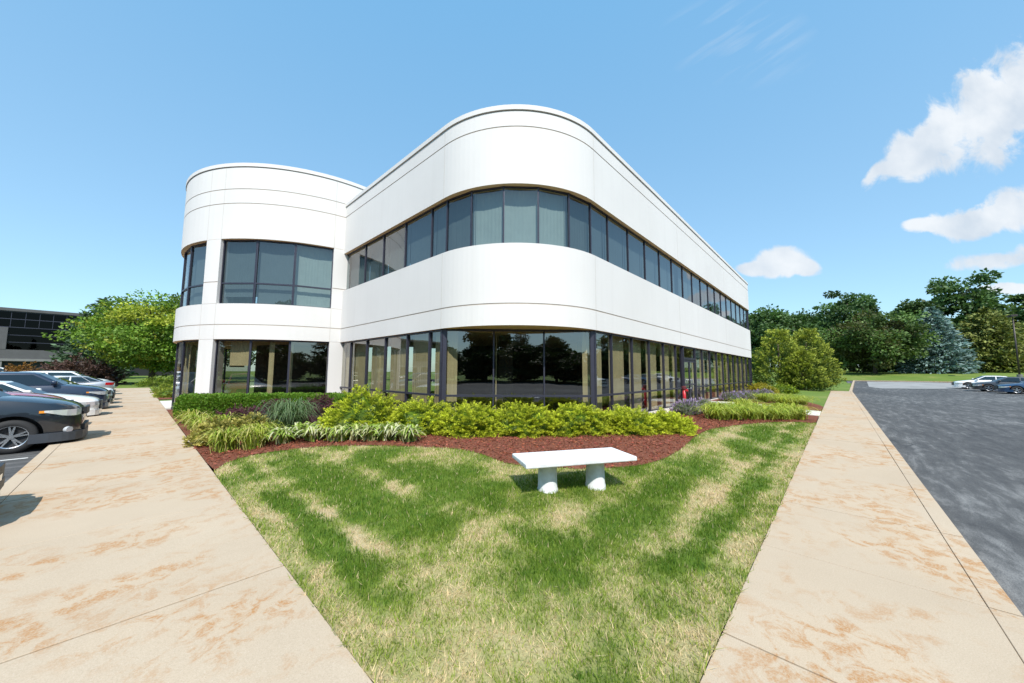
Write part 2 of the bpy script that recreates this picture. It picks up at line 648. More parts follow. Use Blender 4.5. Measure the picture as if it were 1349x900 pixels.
# kerb that carries on beyond the walk, painted stall lines
b = MB()
b.add([(xs[-1] + .01, -.86, -.4), (82, -1.9, -.4), (82, -1.7, -.4), (xs[-1] + .01, -.66, -.4),
       (xs[-1] + .01, -.86, 0), (82, -1.9, .56), (82, -1.7, .56), (xs[-1] + .01, -.66, 0)],
      [(0, 3, 2, 1), (4, 5, 6, 7), (0, 1, 5, 4), (1, 2, 6, 5), (2, 3, 7, 6), (3, 0, 4, 7)])
b.box(82.0, 82.2, -30, -1.9, -.4, .60)
tag(b.build('kerb', M['concrete']), kind='structure')
b = MB()
for k in range(-2, 14):
    y = 12.35 + 3.15 * k
    b.add([(-6.6, y - .05, -.116), (-1.4, y - .05, -.116), (-1.4, y + .05, -.116), (-6.6, y + .05, -.116)], [(0, 1, 2, 3)])
for k in range(0, 18):
    x = 36 + 2.75 * k
    b.add([(x - .05, -14.6, lot_z(x, 0) + .004), (x + .05, -14.6, lot_z(x, 0) + .004), (x + .05, -9.6, lot_z(x, 0) + .004), (x - .05, -9.6, lot_z(x, 0) + .004)], [(0, 1, 2, 3)])
tag(b.build('stall_lines', M['line'], fix=False), kind='structure')

# --- lawn and planting bed share one edge
EDGE = [(1.03, 7.87), (1.27, 8.36), (1.66, 8.58), (2.2, 8.42), (2.73, 8.02), (3.27, 7.28), (3.76, 6.51), (4.22, 5.78), (4.40, 5.21),
        (4.36, 4.65), (4.27, 4.2), (4.36, 3.75), (4.85, 3.1), (5.45, 2.72), (6.1, 2.5), (7.01, 2.43), (8.07, 2.50), (9.42, 2.65), (10.84, 2.67), (12.0, 2.45), (13.2, 2.18),
        (14.32, 1.83), (15.48, 1.33), (16.0, .67)]


def dens_edge(pts, step):
    out = []
    for p, q in zip(pts[:-1], pts[1:]):
        n = max(1, int(math.hypot(q[0] - p[0], q[1] - p[1]) / step))
        out += [(p[0] + (q[0] - p[0]) * k / n, p[1] + (q[1] - p[1]) * k / n) for k in range(n)]
    return out + [pts[-1]]


def catmull(pts, n):
    out = []
    P = [pts[0]] + pts + [pts[-1]]
    for i in range(1, len(P) - 2):
        a, b_, c, d = [np.array(q) for q in P[i - 1:i + 3]]
        for k in range(n):
            t = k / n
            out.append(tuple(.5 * ((2 * b_) + (-a + c) * t + (2 * a - 5 * b_ + 4 * c - d) * t * t + (-a + 3 * b_ - 3 * c + d) * t ** 3)))
    return out + [pts[-1]]


EDGE = catmull(EDGE, 4)


def poly_np(poly, P):
    x, y = P[:, 0], P[:, 1]
    ins = np.zeros(len(P), bool)
    n = len(poly)
    for i in range(n):
        x0, y0 = poly[i]
        x1, y1 = poly[(i + 1) % n]
        c = (y0 > y) != (y1 > y)
        with np.errstate(divide='ignore', invalid='ignore'):
            ins ^= c & (x < (x1 - x0) * (y - y0) / ((y1 - y0) if y1 != y0 else 1e-9) + x0)
    return ins


def poly_sheet(name, poly, step, mat, dz=0.0, zf=gz, rough=0.0):
    P = np.array(poly)
    gx, gy = np.meshgrid(np.arange(P[:, 0].min(), P[:, 0].max(), step), np.arange(P[:, 1].min(), P[:, 1].max(), step))
    G = np.c_[gx.ravel(), gy.ravel()] + RNG.uniform(-.3, .3, (gx.size, 2)) * step
    G = G[poly_np(poly, G)]
    pts = [Vector(p) for p in poly] + [Vector(p) for p in G]
    n = len(poly)
    vs, es, fs, *_ = delaunay_2d_cdt(pts, [], [list(range(n))], 1, 1e-5)
    v3 = [(p.x, p.y, zf(p.x, p.y) + dz + (rough * (noise.noise((p.x * 5, p.y * 5, 0)) + noise.noise((p.x * 17, p.y * 17, 3))) if rough else 0)) for p in vs]
    me = bpy.data.meshes.new(name)
    me.from_pydata(v3, [], [f if (vs[f[1]] - vs[f[0]]).cross(vs[f[2]] - vs[f[0]]) > 0 else f[::-1] for f in fs])
    me.update()
    return link(name, me, mat, None, True)


LAWN = [(1.004, .66)] + [(1.004, .66 + .3 * k) for k in range(1, 24)] + EDGE + [(15.8 - .3 * k, .66) for k in range(0, 50)]

# green and straw patches of the mown lawn: x, y, rx, ry, turn, dryness change
PATCH = [(1.40, 5.0, .16, .75, 3, -1.0), (1.43, 3.6, .16, .75, -3, -1.0), (2.08, 4.4, .35, 1.6, 4, -.8), (2.3, 6.0, .5, .9, 10, -.45), (3.1, 4.6, .5, .75, 20, -.85),
         (2.8, 3.75, .35, .35, 0, -.7), (3.3, 3.5, .4, .22, -30, -.7), (4.0, 1.85, .55, .22, -25, -.85), (5.2, 1.85, .6, .22, -10, -.8),
         (4.4, 1.08, .85, .17, 5, -1.0), (3.5, 1.2, .4, .16, 10, -.7), (2.7, 1.95, .35, .32, 20, -.9), (2.75, 2.3, .3, .2, 0, -.5), (12.0, 1.6, 1.5, .3, -8, -.7),
         (7.2, 2.1, .9, .2, -5, -.5), (6.5, .98, .5, .13, 0, -.8), (9.2, 1.5, 1.4, .25, 0, -.4), (1.9, 7.6, .6, .3, -20, -.4), (3.2, 6.3, .5, .5, 0, -.3),
         (2.5, 4.6, .17, .12, 30, 1.2), (2.62, 4.4, .12, .1, 0, 1.0), (1.63, 4.6, .09, .3, 0, 1.0), (1.62, 3.6, .1, .45, 5, 1.0), (1.14, 5.1, .1, .55, 0, .6), (1.14, 3.0, .12, .8, 0, .4),
         (3.1, 2.75, .6, .35, -30, .5), (2.3, 2.85, .4, .25, -20, .45), (3.4, 2.1, .4, .25, 0, .4), (6.2, 1.5, .7, .22, 0, .5), (8.0, 1.5, .8, .25, 5, .4), (5.2, 1.4, .7, .15, 0, .45), (10.5, 2.2, 1.2, .2, 0, .45),
         (3.0, 5.7, .3, .3, 0, .35), (2.9, 7.2, .3, .35, 0, .3), (4.0, 5.6, .35, .5, 0, .4), (3.9, 4.0, .25, .3, 0, .4), (1.3, 6.6, .2, .5, 0, .4), (7.0, .8, 6.5, .14, 0, .2), (1.75, 1.85, .5, .5, 0, .25), (4.1, 3.3, .5, .25, -30, .25)]


def dryness(x, y):
    n = .5 + .42 * noise.fractal((x * 1.1, y * 1.1, 4.2), .8, 2.1, 4) + .22 * noise.noise((x * 6, y * 6, 1))
    d = .315 + (n - .5) * 1.1 + .20 * noise.noise((x * 14 + y * 4, y * 14 - x * 4, 2)) + .15 * noise.noise((x * 4 + y * 3, (y - x) * 13, 6))
    d += .13 * max(0.0, 1 - math.hypot(x - 1.5, y - 1.5) / 2.2)
    # mower rings run parallel to the two walks
    e = (x - 1.0) + .22 * noise.noise((x * 1.1, y * 1.1, 3)) + .08 * noise.noise((x * 5, y * 5, 3)) if y - .66 > x - 1.0 else (y - .66) + .22 * noise.noise((x * 1.1, y * 1.1, 5)) + .08 * noise.noise((x * 5, y * 5, 5))
    k = min(1.0, max(0.0, (max(x, y) - 2.2) / 1.2))
    for e0, w_, a_ in ((.06, .12, .10), (.40, .12, -.55), (.66, .09, .42), (1.05, .26, -.42), (1.55, .14, .30), (2.0, .2, -.3)):
        d += .55 * k * a_ * math.exp(-((e - e0) / w_) ** 2)
    xw, yw = x + .12 * noise.noise((x * 3, y * 3, 7)), y + .12 * noise.noise((x * 3, y * 3, 9))
    for (px, py, rx, ry, a, s) in PATCH:
        if abs(x - px) > 2.2 * max(rx, ry) or abs(y - py) > 2.2 * max(rx, ry): continue
        c_, s_ = math.cos(R(a)), math.sin(R(a))
        p = ((xw - px) * c_ + (yw - py) * s_) / rx
        q = ((yw - py) * c_ - (xw - px) * s_) / ry
        d += s * .62 * math.exp(-(p * p + q * q) ** 1.5)
    return min(max(d, 0), 1)


GREEN = np.array((.065, .155, .012))
GREEN2 = np.array((.29, .36, .055))
STRAW = np.array((.66, .52, .32))


def grass_col(d, r):
    q = min(1.0, .55 * r + 1.5 * d)
    g = GREEN * (1 - q) + GREEN2 * q
    return g * (1 - d) + STRAW * d


def set_tint(me, cols):
    a = me.color_attributes.new('tint', 'FLOAT_COLOR', 'POINT')
    a.data.foreach_set('color', np.c_[cols, np.ones(len(cols))].astype(np.float32).ravel())


lawn = tag(poly_sheet('lawn', LAWN, .075, M['lawn'], -.004, rough=.008), kind='structure')
co_ = np.zeros(len(lawn.data.vertices) * 3)
lawn.data.vertices.foreach_get('co', co_)
co_ = co_.reshape(-1, 3)
set_tint(lawn.data, np.array([grass_col(dryness(x, y), random.random()) * .8 for x, y, z in co_]))

BED = EDGE + [(17.0, .67), (18.5, .67), (20.5, .67), (24.0, .67), (25.5, .9), (27, 1.5), (29, 2.3), (32, 3.0), (35.3, 3.3), (35.3, 5.6), (9.3, 5.6), (6.3, 8.6), (6.3, 16.3), (3.5, 17.4), (1.5, 20.5), (1.004, 21.5),
       (1.004, 18), (1.004, 15), (1.004, 12), (1.004, 10), (1.004, 8.6)]
bed = tag(poly_sheet('planting_bed', BED, .16, M['mulch'], .006, rough=.012), kind='structure')

# lawn right of the bed and round the far end of the building, with rising land behind
LAWN2 = [(24.05, .66), (47.0, .66), (47.0, -.64), (64.5, -1.1), (82, -1.68), (82, 40), (35.0, 40), (35.0, 3.4), (32, 3.05), (29, 2.35), (27, 1.55), (25.5, .95)]
tag(poly_sheet('lawn', LAWN2, 1.6, M['far_grass'], .0, lambda x, y: (.18 * smooth01((y - .66) / 4)) * smooth01((x - 24) / 3) + .0105 * max(0, x - 46)), kind='structure')


def hill_z(x, y):
    return .56 + 1.15 * smooth01((x - 83) / 14) + .02 * max(0, x - 97) + .25 * noise.noise((x * .05, y * .05, 0))


hx = [82.2, 83, 84, 86, 89, 93, 97, 103, 112, 125, 150, 200, 300]
tag(sheet('hillside', M['far_grass'], lambda x, y: hill_z(x, y) if x > 82.3 else .52, hx, np.linspace(-160, 120, 57)), kind='structure')
tag(sheet('lawn', M['far_grass'], lambda x, y: .02 + .5 * smooth01((y - 60) / 25), np.linspace(-90, 60, 31), [66.0, 68, 72, 78, 85, 95, 105, 130, 200]), kind='structure')
tag(sheet('lawn', M['far_grass'], lambda x, y: .0, np.linspace(-1.2, 6.0, 6), [49.2, 52, 56, 60, 63, 66.0]), kind='structure')
tag(sheet('lawn', M['far_grass'], lambda x, y: -.01, np.linspace(1.01, 34.0, 9), [26.2, 30, 34, 40, 50.0, 66]), kind='structure')
tag(sheet('lawn', M['far_grass'], lambda x, y: .05, np.linspace(-150, 150, 31), [-200, -120, -70, -45, -30.01]), kind='structure')
tag(sheet('lawn', M['far_grass'], lambda x, y: .05, [-200, -120, -80, -33.01], np.linspace(-30, 66, 10)), kind='structure')

# entrance path and the strip along the glass
b = MB()
for k in range(4):
    y0, y1 = .665 + k * 1.14, .665 + (k + 1) * 1.14 - .01
    zz = [gz(20, y0) + .022, gz(20, y1) + .022]
    b.add([(18.7, y0, -.2), (20.9, y0, -.2), (20.9, y1, -.2), (18.7, y1, -.2), (18.7, y0, zz[0]), (20.9, y0, zz[0]), (20.9, y1, zz[1]), (18.7, y1, zz[1])],
          [(0, 3, 2, 1), (4, 5, 6, 7), (0, 1, 5, 4), (1, 2, 6, 5), (2, 3, 7, 6), (3, 0, 4, 7)])
for k in range(6):
    b.box(11.6 + k * 1.5, 11.6 + (k + 1) * 1.5 - .012, 4.62 if k < 4 else 4.62, 5.27, -.2, .226)
tag(b.build('path', M['path']), kind='structure')
b = MB()
b.box(1.006, 3.2, 22.2, 27.5, -.2, .004)
tag(b.build('path', M['path']), kind='structure')


# ------------------------------------------------------------------ the white office building
bld = empty('office_building', (6, 5.2, 0))
tag(bld, 'white two storey office building with rounded corners and long dark ribbon windows', 'building')
BINV = Vector((-6, -5.2, 0))


def bl(o):
    """coordinates of building parts are world ones"""
    o.location = BINV
    return o


# plan outlines: x, y, nx, ny
AC, AR = (9.25, 8.45), 3.25
MAIN = [(6.0, 16.6, -1, 0), (6.0, 13, -1, 0), (6.0, 10, -1, 0)]
for k in range(0, 31):
    a = R(180 + 3 * k)
    MAIN.append((AC[0] + AR * math.cos(a), AC[1] + AR * math.sin(a), math.cos(a), math.sin(a)))
for x in (12, 16, 20, 24, 28, 32): MAIN.append((x, 5.2, 0, -1))
for k in range(0, 7):
    a = R(270 + 15 * k)
    MAIN.append((34.6 + .4 * math.cos(a), 5.6 + .4 * math.sin(a), math.cos(a), math.sin(a)))
MAIN += [(35.0, 12, 1, 0), (35.0, 20, 1, 0), (35.0, 25, 1, 0)]
TC, TR = (6.7, 21.5), 5.66
TOWER = []
for k in range(0, 69):
    a = R(-66 - 3 * k)
    TOWER.append((TC[0] + TR * math.cos(a), TC[1] + TR * math.sin(a), math.cos(a), math.sin(a)))


def sweep(name, path, prof, mats, flip=False, closed_prof=True):
    """prof: list of (offset, z, material index of the face that starts here)"""
    n, m = len(path), len(prof)
    vs, fs, mi = [], [], []
    for (x, y, nx, ny) in path:
        for (o, z, _) in prof:
            vs.append((x + nx * o, y + ny * o, z))
    for i in range(n - 1):
        for j in range(m if closed_prof else m - 1):
            a, b_ = i * m + j, i * m + (j + 1) % m
            fs.append((a, b_, b_ + m, a + m))
            mi.append(prof[j][2])
    fs.append(tuple(range(m)))
    mi.append(0)
    fs.append(tuple((n - 1) * m + j for j in range(m - 1, -1, -1)))
    mi.append(0)
    me = bpy.data.meshes.new(name)
    me.from_pydata(vs, [], fs)
    me.polygons.foreach_set('material_index', mi)
    bm = bmesh.new(); bm.from_mesh(me)
    bmesh.ops.recalc_face_normals(bm, faces=bm.faces)
    bm.to_mesh(me); bm.free()
    return bl(link(name, me, mats, bld))


def band(z0, z1, joints, depth=.34):
    pr = [(-depth, z0, 2), (0, z0, 0)]
    for j in joints:
        pr += [(0, j - .019, 1), (-.012, j - .019, 1), (-.012, j + .019, 1), (0, j + .017, 0)]
    pr += [(0, z1, 0), (-depth, z1, 0)]
    return pr


WM = [M['wall'], M['joint'], M['soffit']]
sweep('lower_wall_band', MAIN, band(2.95, 5.22, [3.54]), WM)
sweep('upper_wall_band', MAIN, band(6.92, 9.06, [8.6]), WM)
sweep('parapet_cap', MAIN, [(-.36, 9.10, 0), (-.012, 9.10, 1), (-.012, 9.063, 1), (-.35, 9.063, 1), (-.36, 9.09, 1)][:0] + [(-.36, 9.09, 0), (.035, 9.09, 0), (.035, 9.23, 0), (-.36, 9.23, 0)], [M['wall']])
sweep('lower_wall_band', TOWER, band(2.953, 4.40, [3.54]), WM)
sweep('upper_wall_band', TOWER, band(7.1, 10.16, [8.6, 9.22]), WM)
sweep('parapet_cap', TOWER, [(-.36, 10.19, 0), (.035, 10.19, 0), (.035, 10.34, 0), (-.36, 10.34, 0)], [M['wall']])
# shadow line under both caps, put in as a recessed joint-coloured strip
sweep('cap_shadow_gap', MAIN, [(-.34, 9.062, 0), (-.015, 9.062, 0), (-.015, 9.088, 0), (-.34, 9.088, 0)], [M['joint']])
sweep('cap_shadow_gap', TOWER, [(-.34, 10.162, 0), (-.015, 10.162, 0), (-.015, 10.188, 0), (-.34, 10.188, 0)], [M['joint']])


def inset(path, o):
    return [(x + nx * o, y + ny * o) for (x, y, nx, ny) in path]


def slab(name, pts, z0, z1, mat):
    bb = MB()
    bb.prism(pts, z0, z1)
    return bl(bb.build(name, mat, bld))


IN = inset(MAIN, -.30)
slab('soffit', IN + [(34.6, 16.2), (6.3, 16.2)][:1] + [(6.3, 16.2)], 2.962, 3.12, M['soffit'])
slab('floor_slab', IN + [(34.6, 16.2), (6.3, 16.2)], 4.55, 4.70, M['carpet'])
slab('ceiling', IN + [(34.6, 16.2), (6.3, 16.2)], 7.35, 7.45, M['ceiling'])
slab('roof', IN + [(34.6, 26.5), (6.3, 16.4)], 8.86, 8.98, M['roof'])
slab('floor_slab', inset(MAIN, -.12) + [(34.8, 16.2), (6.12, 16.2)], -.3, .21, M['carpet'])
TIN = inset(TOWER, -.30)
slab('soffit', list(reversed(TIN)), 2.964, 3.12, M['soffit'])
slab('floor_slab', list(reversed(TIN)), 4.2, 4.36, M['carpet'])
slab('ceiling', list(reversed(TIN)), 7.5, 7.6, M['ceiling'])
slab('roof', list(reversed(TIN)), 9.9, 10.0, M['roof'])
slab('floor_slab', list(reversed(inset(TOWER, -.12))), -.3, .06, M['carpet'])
# inner rooms: dark core added five metres in, stops light passing through
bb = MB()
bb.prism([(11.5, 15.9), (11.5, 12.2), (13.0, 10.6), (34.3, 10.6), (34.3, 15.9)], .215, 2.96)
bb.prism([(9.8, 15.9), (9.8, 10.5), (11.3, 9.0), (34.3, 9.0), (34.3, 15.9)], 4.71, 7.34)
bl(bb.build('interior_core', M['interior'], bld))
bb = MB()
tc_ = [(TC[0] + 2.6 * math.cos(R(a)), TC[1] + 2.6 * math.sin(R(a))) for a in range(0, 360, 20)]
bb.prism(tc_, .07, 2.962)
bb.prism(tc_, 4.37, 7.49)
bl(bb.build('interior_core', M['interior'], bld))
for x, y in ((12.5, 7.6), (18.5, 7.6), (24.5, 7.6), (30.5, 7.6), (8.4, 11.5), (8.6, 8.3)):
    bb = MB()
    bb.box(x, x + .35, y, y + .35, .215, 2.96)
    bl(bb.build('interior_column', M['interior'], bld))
# upright panel joints
def panel_joint(x, y, nx, ny, z0, z1):
    bb = MB()
    t_ = (-ny, nx)
    P = [(x + nx * o + t_[0] * w, y + ny * o + t_[1] * w) for w, o in ((-.011, -.05), (.011, -.05), (.011, .002), (-.011, .002))]
    bb.add([(p[0], p[1], z0) for p in P] + [(p[0], p[1], z1) for p in P], [(0, 3, 2, 1), (4, 5, 6, 7), (0, 1, 5, 4), (1, 2, 6, 5), (2, 3, 7, 6), (3, 0, 4, 7)])
    bl(bb.build('panel_joint', M['panel_joint'], bld))
for (x, y, nx, ny) in ((6, 8.45, -1, 0), (9.25, 5.2, 0, -1), (16.9, 5.2, 0, -1), (26, 5.2, 0, -1)):
    for z0, z1 in ((2.97, 3.515), (3.565, 5.2), (6.94, 8.575), (8.625, 9.05)):
        panel_joint(x, y, nx, ny, z0, z1)
for a in (-101.3, -145.6, -153.0):
    for z0, z1 in ((2.97, 3.515), (3.565, 4.385), (7.12, 8.575), (8.625, 9.195), (9.245, 10.15)):
        panel_joint(TC[0] + TR * math.cos(R(a)), TC[1] + TR * math.sin(R(a)), math.cos(R(a)), math.sin(R(a)), z0, z1)


def unit(p0, p1):
    d = Vector((p1[0] - p0[0], p1[1] - p0[1], 0))
    L_ = d.length
    d /= L_
    return d, L_


def pbox(bb, p0, d, nrm, s0, s1, o0, o1, z0, z1):
    P = [Vector((p0[0], p0[1], 0)) + d * s + nrm * o for s, o in ((s0, o0), (s1, o0), (s1, o1), (s0, o1))]
    bb.add([(p.x, p.y, z0) for p in P] + [(p.x, p.y, z1) for p in P],
           [(0, 3, 2, 1), (4, 5, 6, 7), (0, 1, 5, 4), (1, 2, 6, 5), (2, 3, 7, 6), (3, 0, 4, 7)])


WR = random.Random(4)


def window(p0, p1, z0, z1, glass, jamb=.03, transom=None, drapes=(), dmat='blind', tjamb=.035, deep=.07, name='window', dz=None):
    """one bay: frame > pane, blind; p0 -> p1 with the outside on the right-hand side"""
    d, L_ = unit(p0, p1)
    nrm = Vector((d.y, -d.x, 0))
    bb = MB()
    j0, j1 = jamb if isinstance(jamb, tuple) else (jamb, jamb)
    pbox(bb, p0, d, nrm, 0, j0, -.06, deep - .06, z0, z1)
    pbox(bb, p0, d, nrm, L_ - j1, L_, -.06, deep - .06, z0, z1)
    pbox(bb, p0, d, nrm, j0, L_ - j1, -.055, deep - .065, z0, z0 + .05)
    pbox(bb, p0, d, nrm, j0, L_ - j1, -.055, deep - .065, z1 - .06, z1)
    if transom:
        pbox(bb, p0, d, nrm, j0, L_ - j1, -.055, deep - .062, transom - tjamb, transom + tjamb)
    w = bl(bb.build(name, M['mullion'], bld))
    zs = [z0 + .05] + ([transom - tjamb, transom + tjamb] if transom else []) + [z1 - .06]
    bb = MB()
    for k in range(0, len(zs), 2):
        P = [Vector((p0[0], p0[1], 0)) + d * s - nrm * .03 for s in (j0, L_ - j1)]
        bb.add([(P[0].x, P[0].y, zs[k]), (P[1].x, P[1].y, zs[k]), (P[1].x, P[1].y, zs[k + 1]), (P[0].x, P[0].y, zs[k + 1])], [(0, 1, 2, 3)])
    bb.build('pane', glass, w, fix=False)
    for dr in drapes:
        f0, f1 = dr[:2]
        za = dr[2] if len(dr) > 2 else (z0 + .06 if not transom or dz is None else dz)
        zb = z1 - .03
        n = max(2, int((f1 - f0) * L_ / .055))
        bb = MB()
        vs = []
        for i in range(n + 1):
            p = Vector((p0[0], p0[1], 0)) + d * (L_ * (f0 + (f1 - f0) * i / n)) - nrm * (.22 + ((.007 if dmat.startswith('blind') else .016) if i % 2 else 0) + .008 * noise.noise((i * .7, p0[0], p0[1])))
            vs += [(p.x, p.y, za), (p.x, p.y, zb)]
        bb.add(vs, [(2 * i, 2 * i + 2, 2 * i + 3, 2 * i + 1) for i in range(n)])
        bb.build('blind' if dmat.startswith('blind') else 'curtain', M['blind_grey' if dmat == 'blind' and WR.random() < .5 else dmat], w, fix=False)
    return w


# upper ribbon of the main block
OFF = -.13
lx = 6.0 - OFF
ys_l = [15.95, 14.0, 12.45, 10.85, 9.25, 8.45]
for a, c in zip(ys_l[:-1], ys_l[1:]):
    window((lx, a), (lx, c), 5.2, 6.94, M['glass_up'], .018, None, [(.01, .99)])
for k in range(5):
    a0, a1 = R(180 + 18 * k), R(198 + 18 * k)
    r_ = AR + OFF
    window((AC[0] + r_ * math.cos(a0), AC[1] + r_ * math.sin(a0)), (AC[0] + r_ * math.cos(a1), AC[1] + r_ * math.sin(a1)), 5.2, 6.94, M['glass_up'], .022, None, [(.01, .99)])
GX = [9.25, 10.35] + [10.35 + 1.52 * k for k in range(1, 17)]
for i, (a, c) in enumerate(zip(GX[:-1], GX[1:])):
    dr = [(.01, .99)] if i not in (5, 9, 12) else [(.01, .62)]
    window((a, 5.2 - OFF), (c, 5.2 - OFF), 5.2, 6.94, M['glass_up'], .009, None, dr, 'blind_grey')
xe = GX[-1]
r_ = .4 + OFF
window((xe, 5.2 - OFF), (34.6, 5.2 - OFF), 5.2, 6.94, M['glass_up'], .016, None, [])
window((34.6 + r_ * math.cos(R(270)), 5.6 + r_ * math.sin(R(270))), (34.6 + r_, 5.6), 5.2, 6.94, M['glass_up'], .016)
for k in range(3):
    window((35 + OFF, 5.6 + k * 2.2), (35 + OFF, 5.6 + (k + 1) * 2.2), 5.2, 6.94, M['glass_up'], .016)

# ground-floor glazing
T = 1.0
GO = -.10
GW = dict(transom=T, dmat='curtain', tjamb=.03, deep=.09)
yl = [15.95, 14.9, 13.4, 11.9, 10.4, 8.6]
yl = [15.95, 14.95, 13.45, 11.95, 10.45, 9.15, 8.46]
for i, (a, c) in enumerate(zip(yl[:-1], yl[1:])):
    dr = [(.0, .82, .25)] if i else [(.0, .93, .25)]
    window((6.0 - GO, a), (6.0 - GO, c), .2, 2.96, M['glass_low'], (.025, .025 if i < 5 else .10), drapes=dr, **GW)
# the corner is cut straight across under the round band
ca, cb_ = Vector((6.0 - GO, 8.46)), Vector((9.26, 5.2 - GO))
for k in range(3):
    p, q = ca.lerp(cb_, k / 3), ca.lerp(cb_, (k + 1) / 3)
    dr = [[(.07, .27, .25)], [(.04, .06, .25)], [(.80, .97, .25)]][k]
    window(tuple(p), tuple(q), .2, 2.96, M['glass_low'], (.11 if k == 0 else .02, .11 if k == 2 else .02), drapes=dr, **GW)
gx = [9.26, 10.37, 11.9, 13.42, 14.94, 16.44, 17.33]
for i, (a, c) in enumerate(zip(gx[:-1], gx[1:])):
    dr = [(.14, .86, .25)] if i else [(.12, .80, .25)]
    window((a, 5.2 - GO), (c, 5.2 - GO), .2, 2.96, M['glass_low'], (.10 if i == 0 else .02, .02), drapes=dr, **GW)
gx = [19.27] + [20.6 + 1.52 * k for k in range(10)] + [34.95]
for i, (a, c) in enumerate(zip(gx[:-1], gx[1:])):
    dr = [(.16, .84, .25)] if i % 4 != 2 else [(.16, .4, .25)]
    window((a, 5.2 - GO), (c, 5.2 - GO), .2, 2.96, M['glass_low'], (.02, .02 if i < 10 else .06), drapes=dr, **GW)
for k in range(3):
    window((35.0 + GO, 5.3 + k * 2.2), (35.0 + GO, 5.3 + (k + 1) * 2.2), .2, 2.96, M['glass_low'], .02, **GW)
# entrance: frame with two glazed leaves
bb = MB()
yf = 5.2 - GO
for x in (17.33, 19.19):
    bb.box(x, x + .08, yf - .06, yf + .06, .2, 2.96)
bb.box(17.41, 19.19, yf - .055, yf + .055, 2.32, 2.42)
bb.box(17.41, 19.19, yf - .055, yf + .055, 2.88, 2.955)
dfr = bl(bb.build('door_frame', M['mullion'], bld))
bb = MB()
bb.add([(17.41, yf, 2.42), (19.19, yf, 2.42), (19.19, yf, 2.88), (17.41, yf, 2.88)], [(0, 1, 2, 3)])
bb.build('pane', M['glass_low'], dfr, fix=False)
for x0, hs in ((17.41, 1), (18.305, 0)):
    x1 = x0 + .885
    bb = MB()
    bb.box(x0, x0 + .07, yf - .03, yf + .02, .22, 2.31)
    bb.box(x1 - .07, x1, yf - .03, yf + .02, .22, 2.31)
    bb.box(x0 + .07, x1 - .07, yf - .03, yf + .02, .22, .45)
    bb.box(x0 + .07, x1 - .07, yf - .03, yf + .02, 2.2, 2.31)
    bb.box(x0 + .07, x1 - .07, yf - .03, yf + .02, 1.1, 1.17)
    dr = bl(bb.build('door', M['mullion'], bld))
    bb = MB()
    for z0, z1 in ((.45, 1.1), (1.17, 2.2)):
        bb.add([(x0 + .07, yf, z0), (x1 - .07, yf, z0), (x1 - .07, yf, z1), (x0 + .07, yf, z1)], [(0, 1, 2, 3)])
    bb.build('pane', M['glass_low'], dr, fix=False)
    bb = MB()
    xh = x1 - .12 if hs else x0 + .12
    bb.tube([(xh, yf - .03, .95), (xh, yf - .09, .95), (xh, yf - .09, 1.35), (xh, yf - .03, 1.35)], .014, 6)
    bb.build('handle', M['alloy'], dr)
bb = MB()
bb.box(9.4, 17.3, 5.16, 5.24, .0, .245)
bb.box(19.3, 34.9, 5.16, 5.24, .0, .245)
bl(bb.build('base_kerb', M['path'], bld))

# tower: columns and bays
def tp(a, o=0.0):
    return (TC[0] + (TR + o) * math.cos(R(a)), TC[1] + (TR + o) * math.sin(R(a)))


def column(a0, a1, z0, z1, joint):
    n = 6
    path = [(TC[0] + TR * math.cos(R(a0 + (a1 - a0) * k / n)), TC[1] + TR * math.sin(R(a0 + (a1 - a0) * k / n)), math.cos(R(a0 + (a1 - a0) * k / n)), math.sin(R(a0 + (a1 - a0) * k / n))) for k in range(n + 1)]
    return sweep('column', path, band(z0, z1, joint, .5), WM)


COLS = [(-94.5, -101.3), (-145.6, -153.0), (-197.5, -205)]
for a0, a1 in COLS:
    column(a0, a1, -.1, 2.945, [.72])
    column(a0, a1, 4.408, 7.092, [5.3])
BAYS = [(-101.3, -145.6), (-153.0, -197.5), (-205, -249)]
for bi, (a0, a1) in enumerate(BAYS):
    for k in range(3):
        p, q = tp(a0 + (a1 - a0) * (k + 1) / 3, -.14), tp(a0 + (a1 - a0) * k / 3, -.14)
        hang = [(.02, .98, 4.75 if (bi == 0 and k == 2) else 4.47)]
        window(p, q, 4.39, 7.11, M['glass_up'], (.04, .04), 5.27, hang, 'blind', .03, .08)
        dr = [[(.02, .08, .2)], [(.42, .55, .2)], [(.3, .93, 1.9)]][k]
        window(p, q, .1, 2.96, M['glass_low'], .035, None, dr, 'curtain')

# ------------------------------------------------------------------ plants
def leaf_mesh(name, C, A, S, asp, cols, mat, parent=None, droop=0.0, wide=.45):
    """n diamond-shaped leaves: C centre of the base, A direction, S length, asp width / length"""
    n = len(C)
    A = A / np.maximum(np.linalg.norm(A, axis=1, keepdims=True), 1e-6)
    Rn = RNG.normal(size=(n, 3))
    B = np.cross(A, Rn)
    B /= np.maximum(np.linalg.norm(B, axis=1, keepdims=True), 1e-6)
    S = S.reshape(-1, 1)
    W = S * asp * .5
    mid = C + A * S * wide
    tip = C + A * S
    tip[:, 2] -= droop * S[:, 0]
    V = np.stack([C, mid + B * W, tip, mid - B * W], 1).reshape(-1, 3)
    me = bpy.data.meshes.new(name)
    me.vertices.add(4 * n)
    me.vertices.foreach_set('co', V.astype(np.float32).ravel())
    me.loops.add(4 * n)
    me.loops.foreach_set('vertex_index', np.arange(4 * n, dtype=np.int32))
    me.polygons.add(n)
    me.polygons.foreach_set('loop_start', np.arange(0, 4 * n, 4, dtype=np.int32))
    me.update(calc_edges=True)
    set_tint(me, np.repeat(np.clip(cols, .004, 1), 4, axis=0))
    if mat is None:
        return me
    return link(name, me, mat, parent)


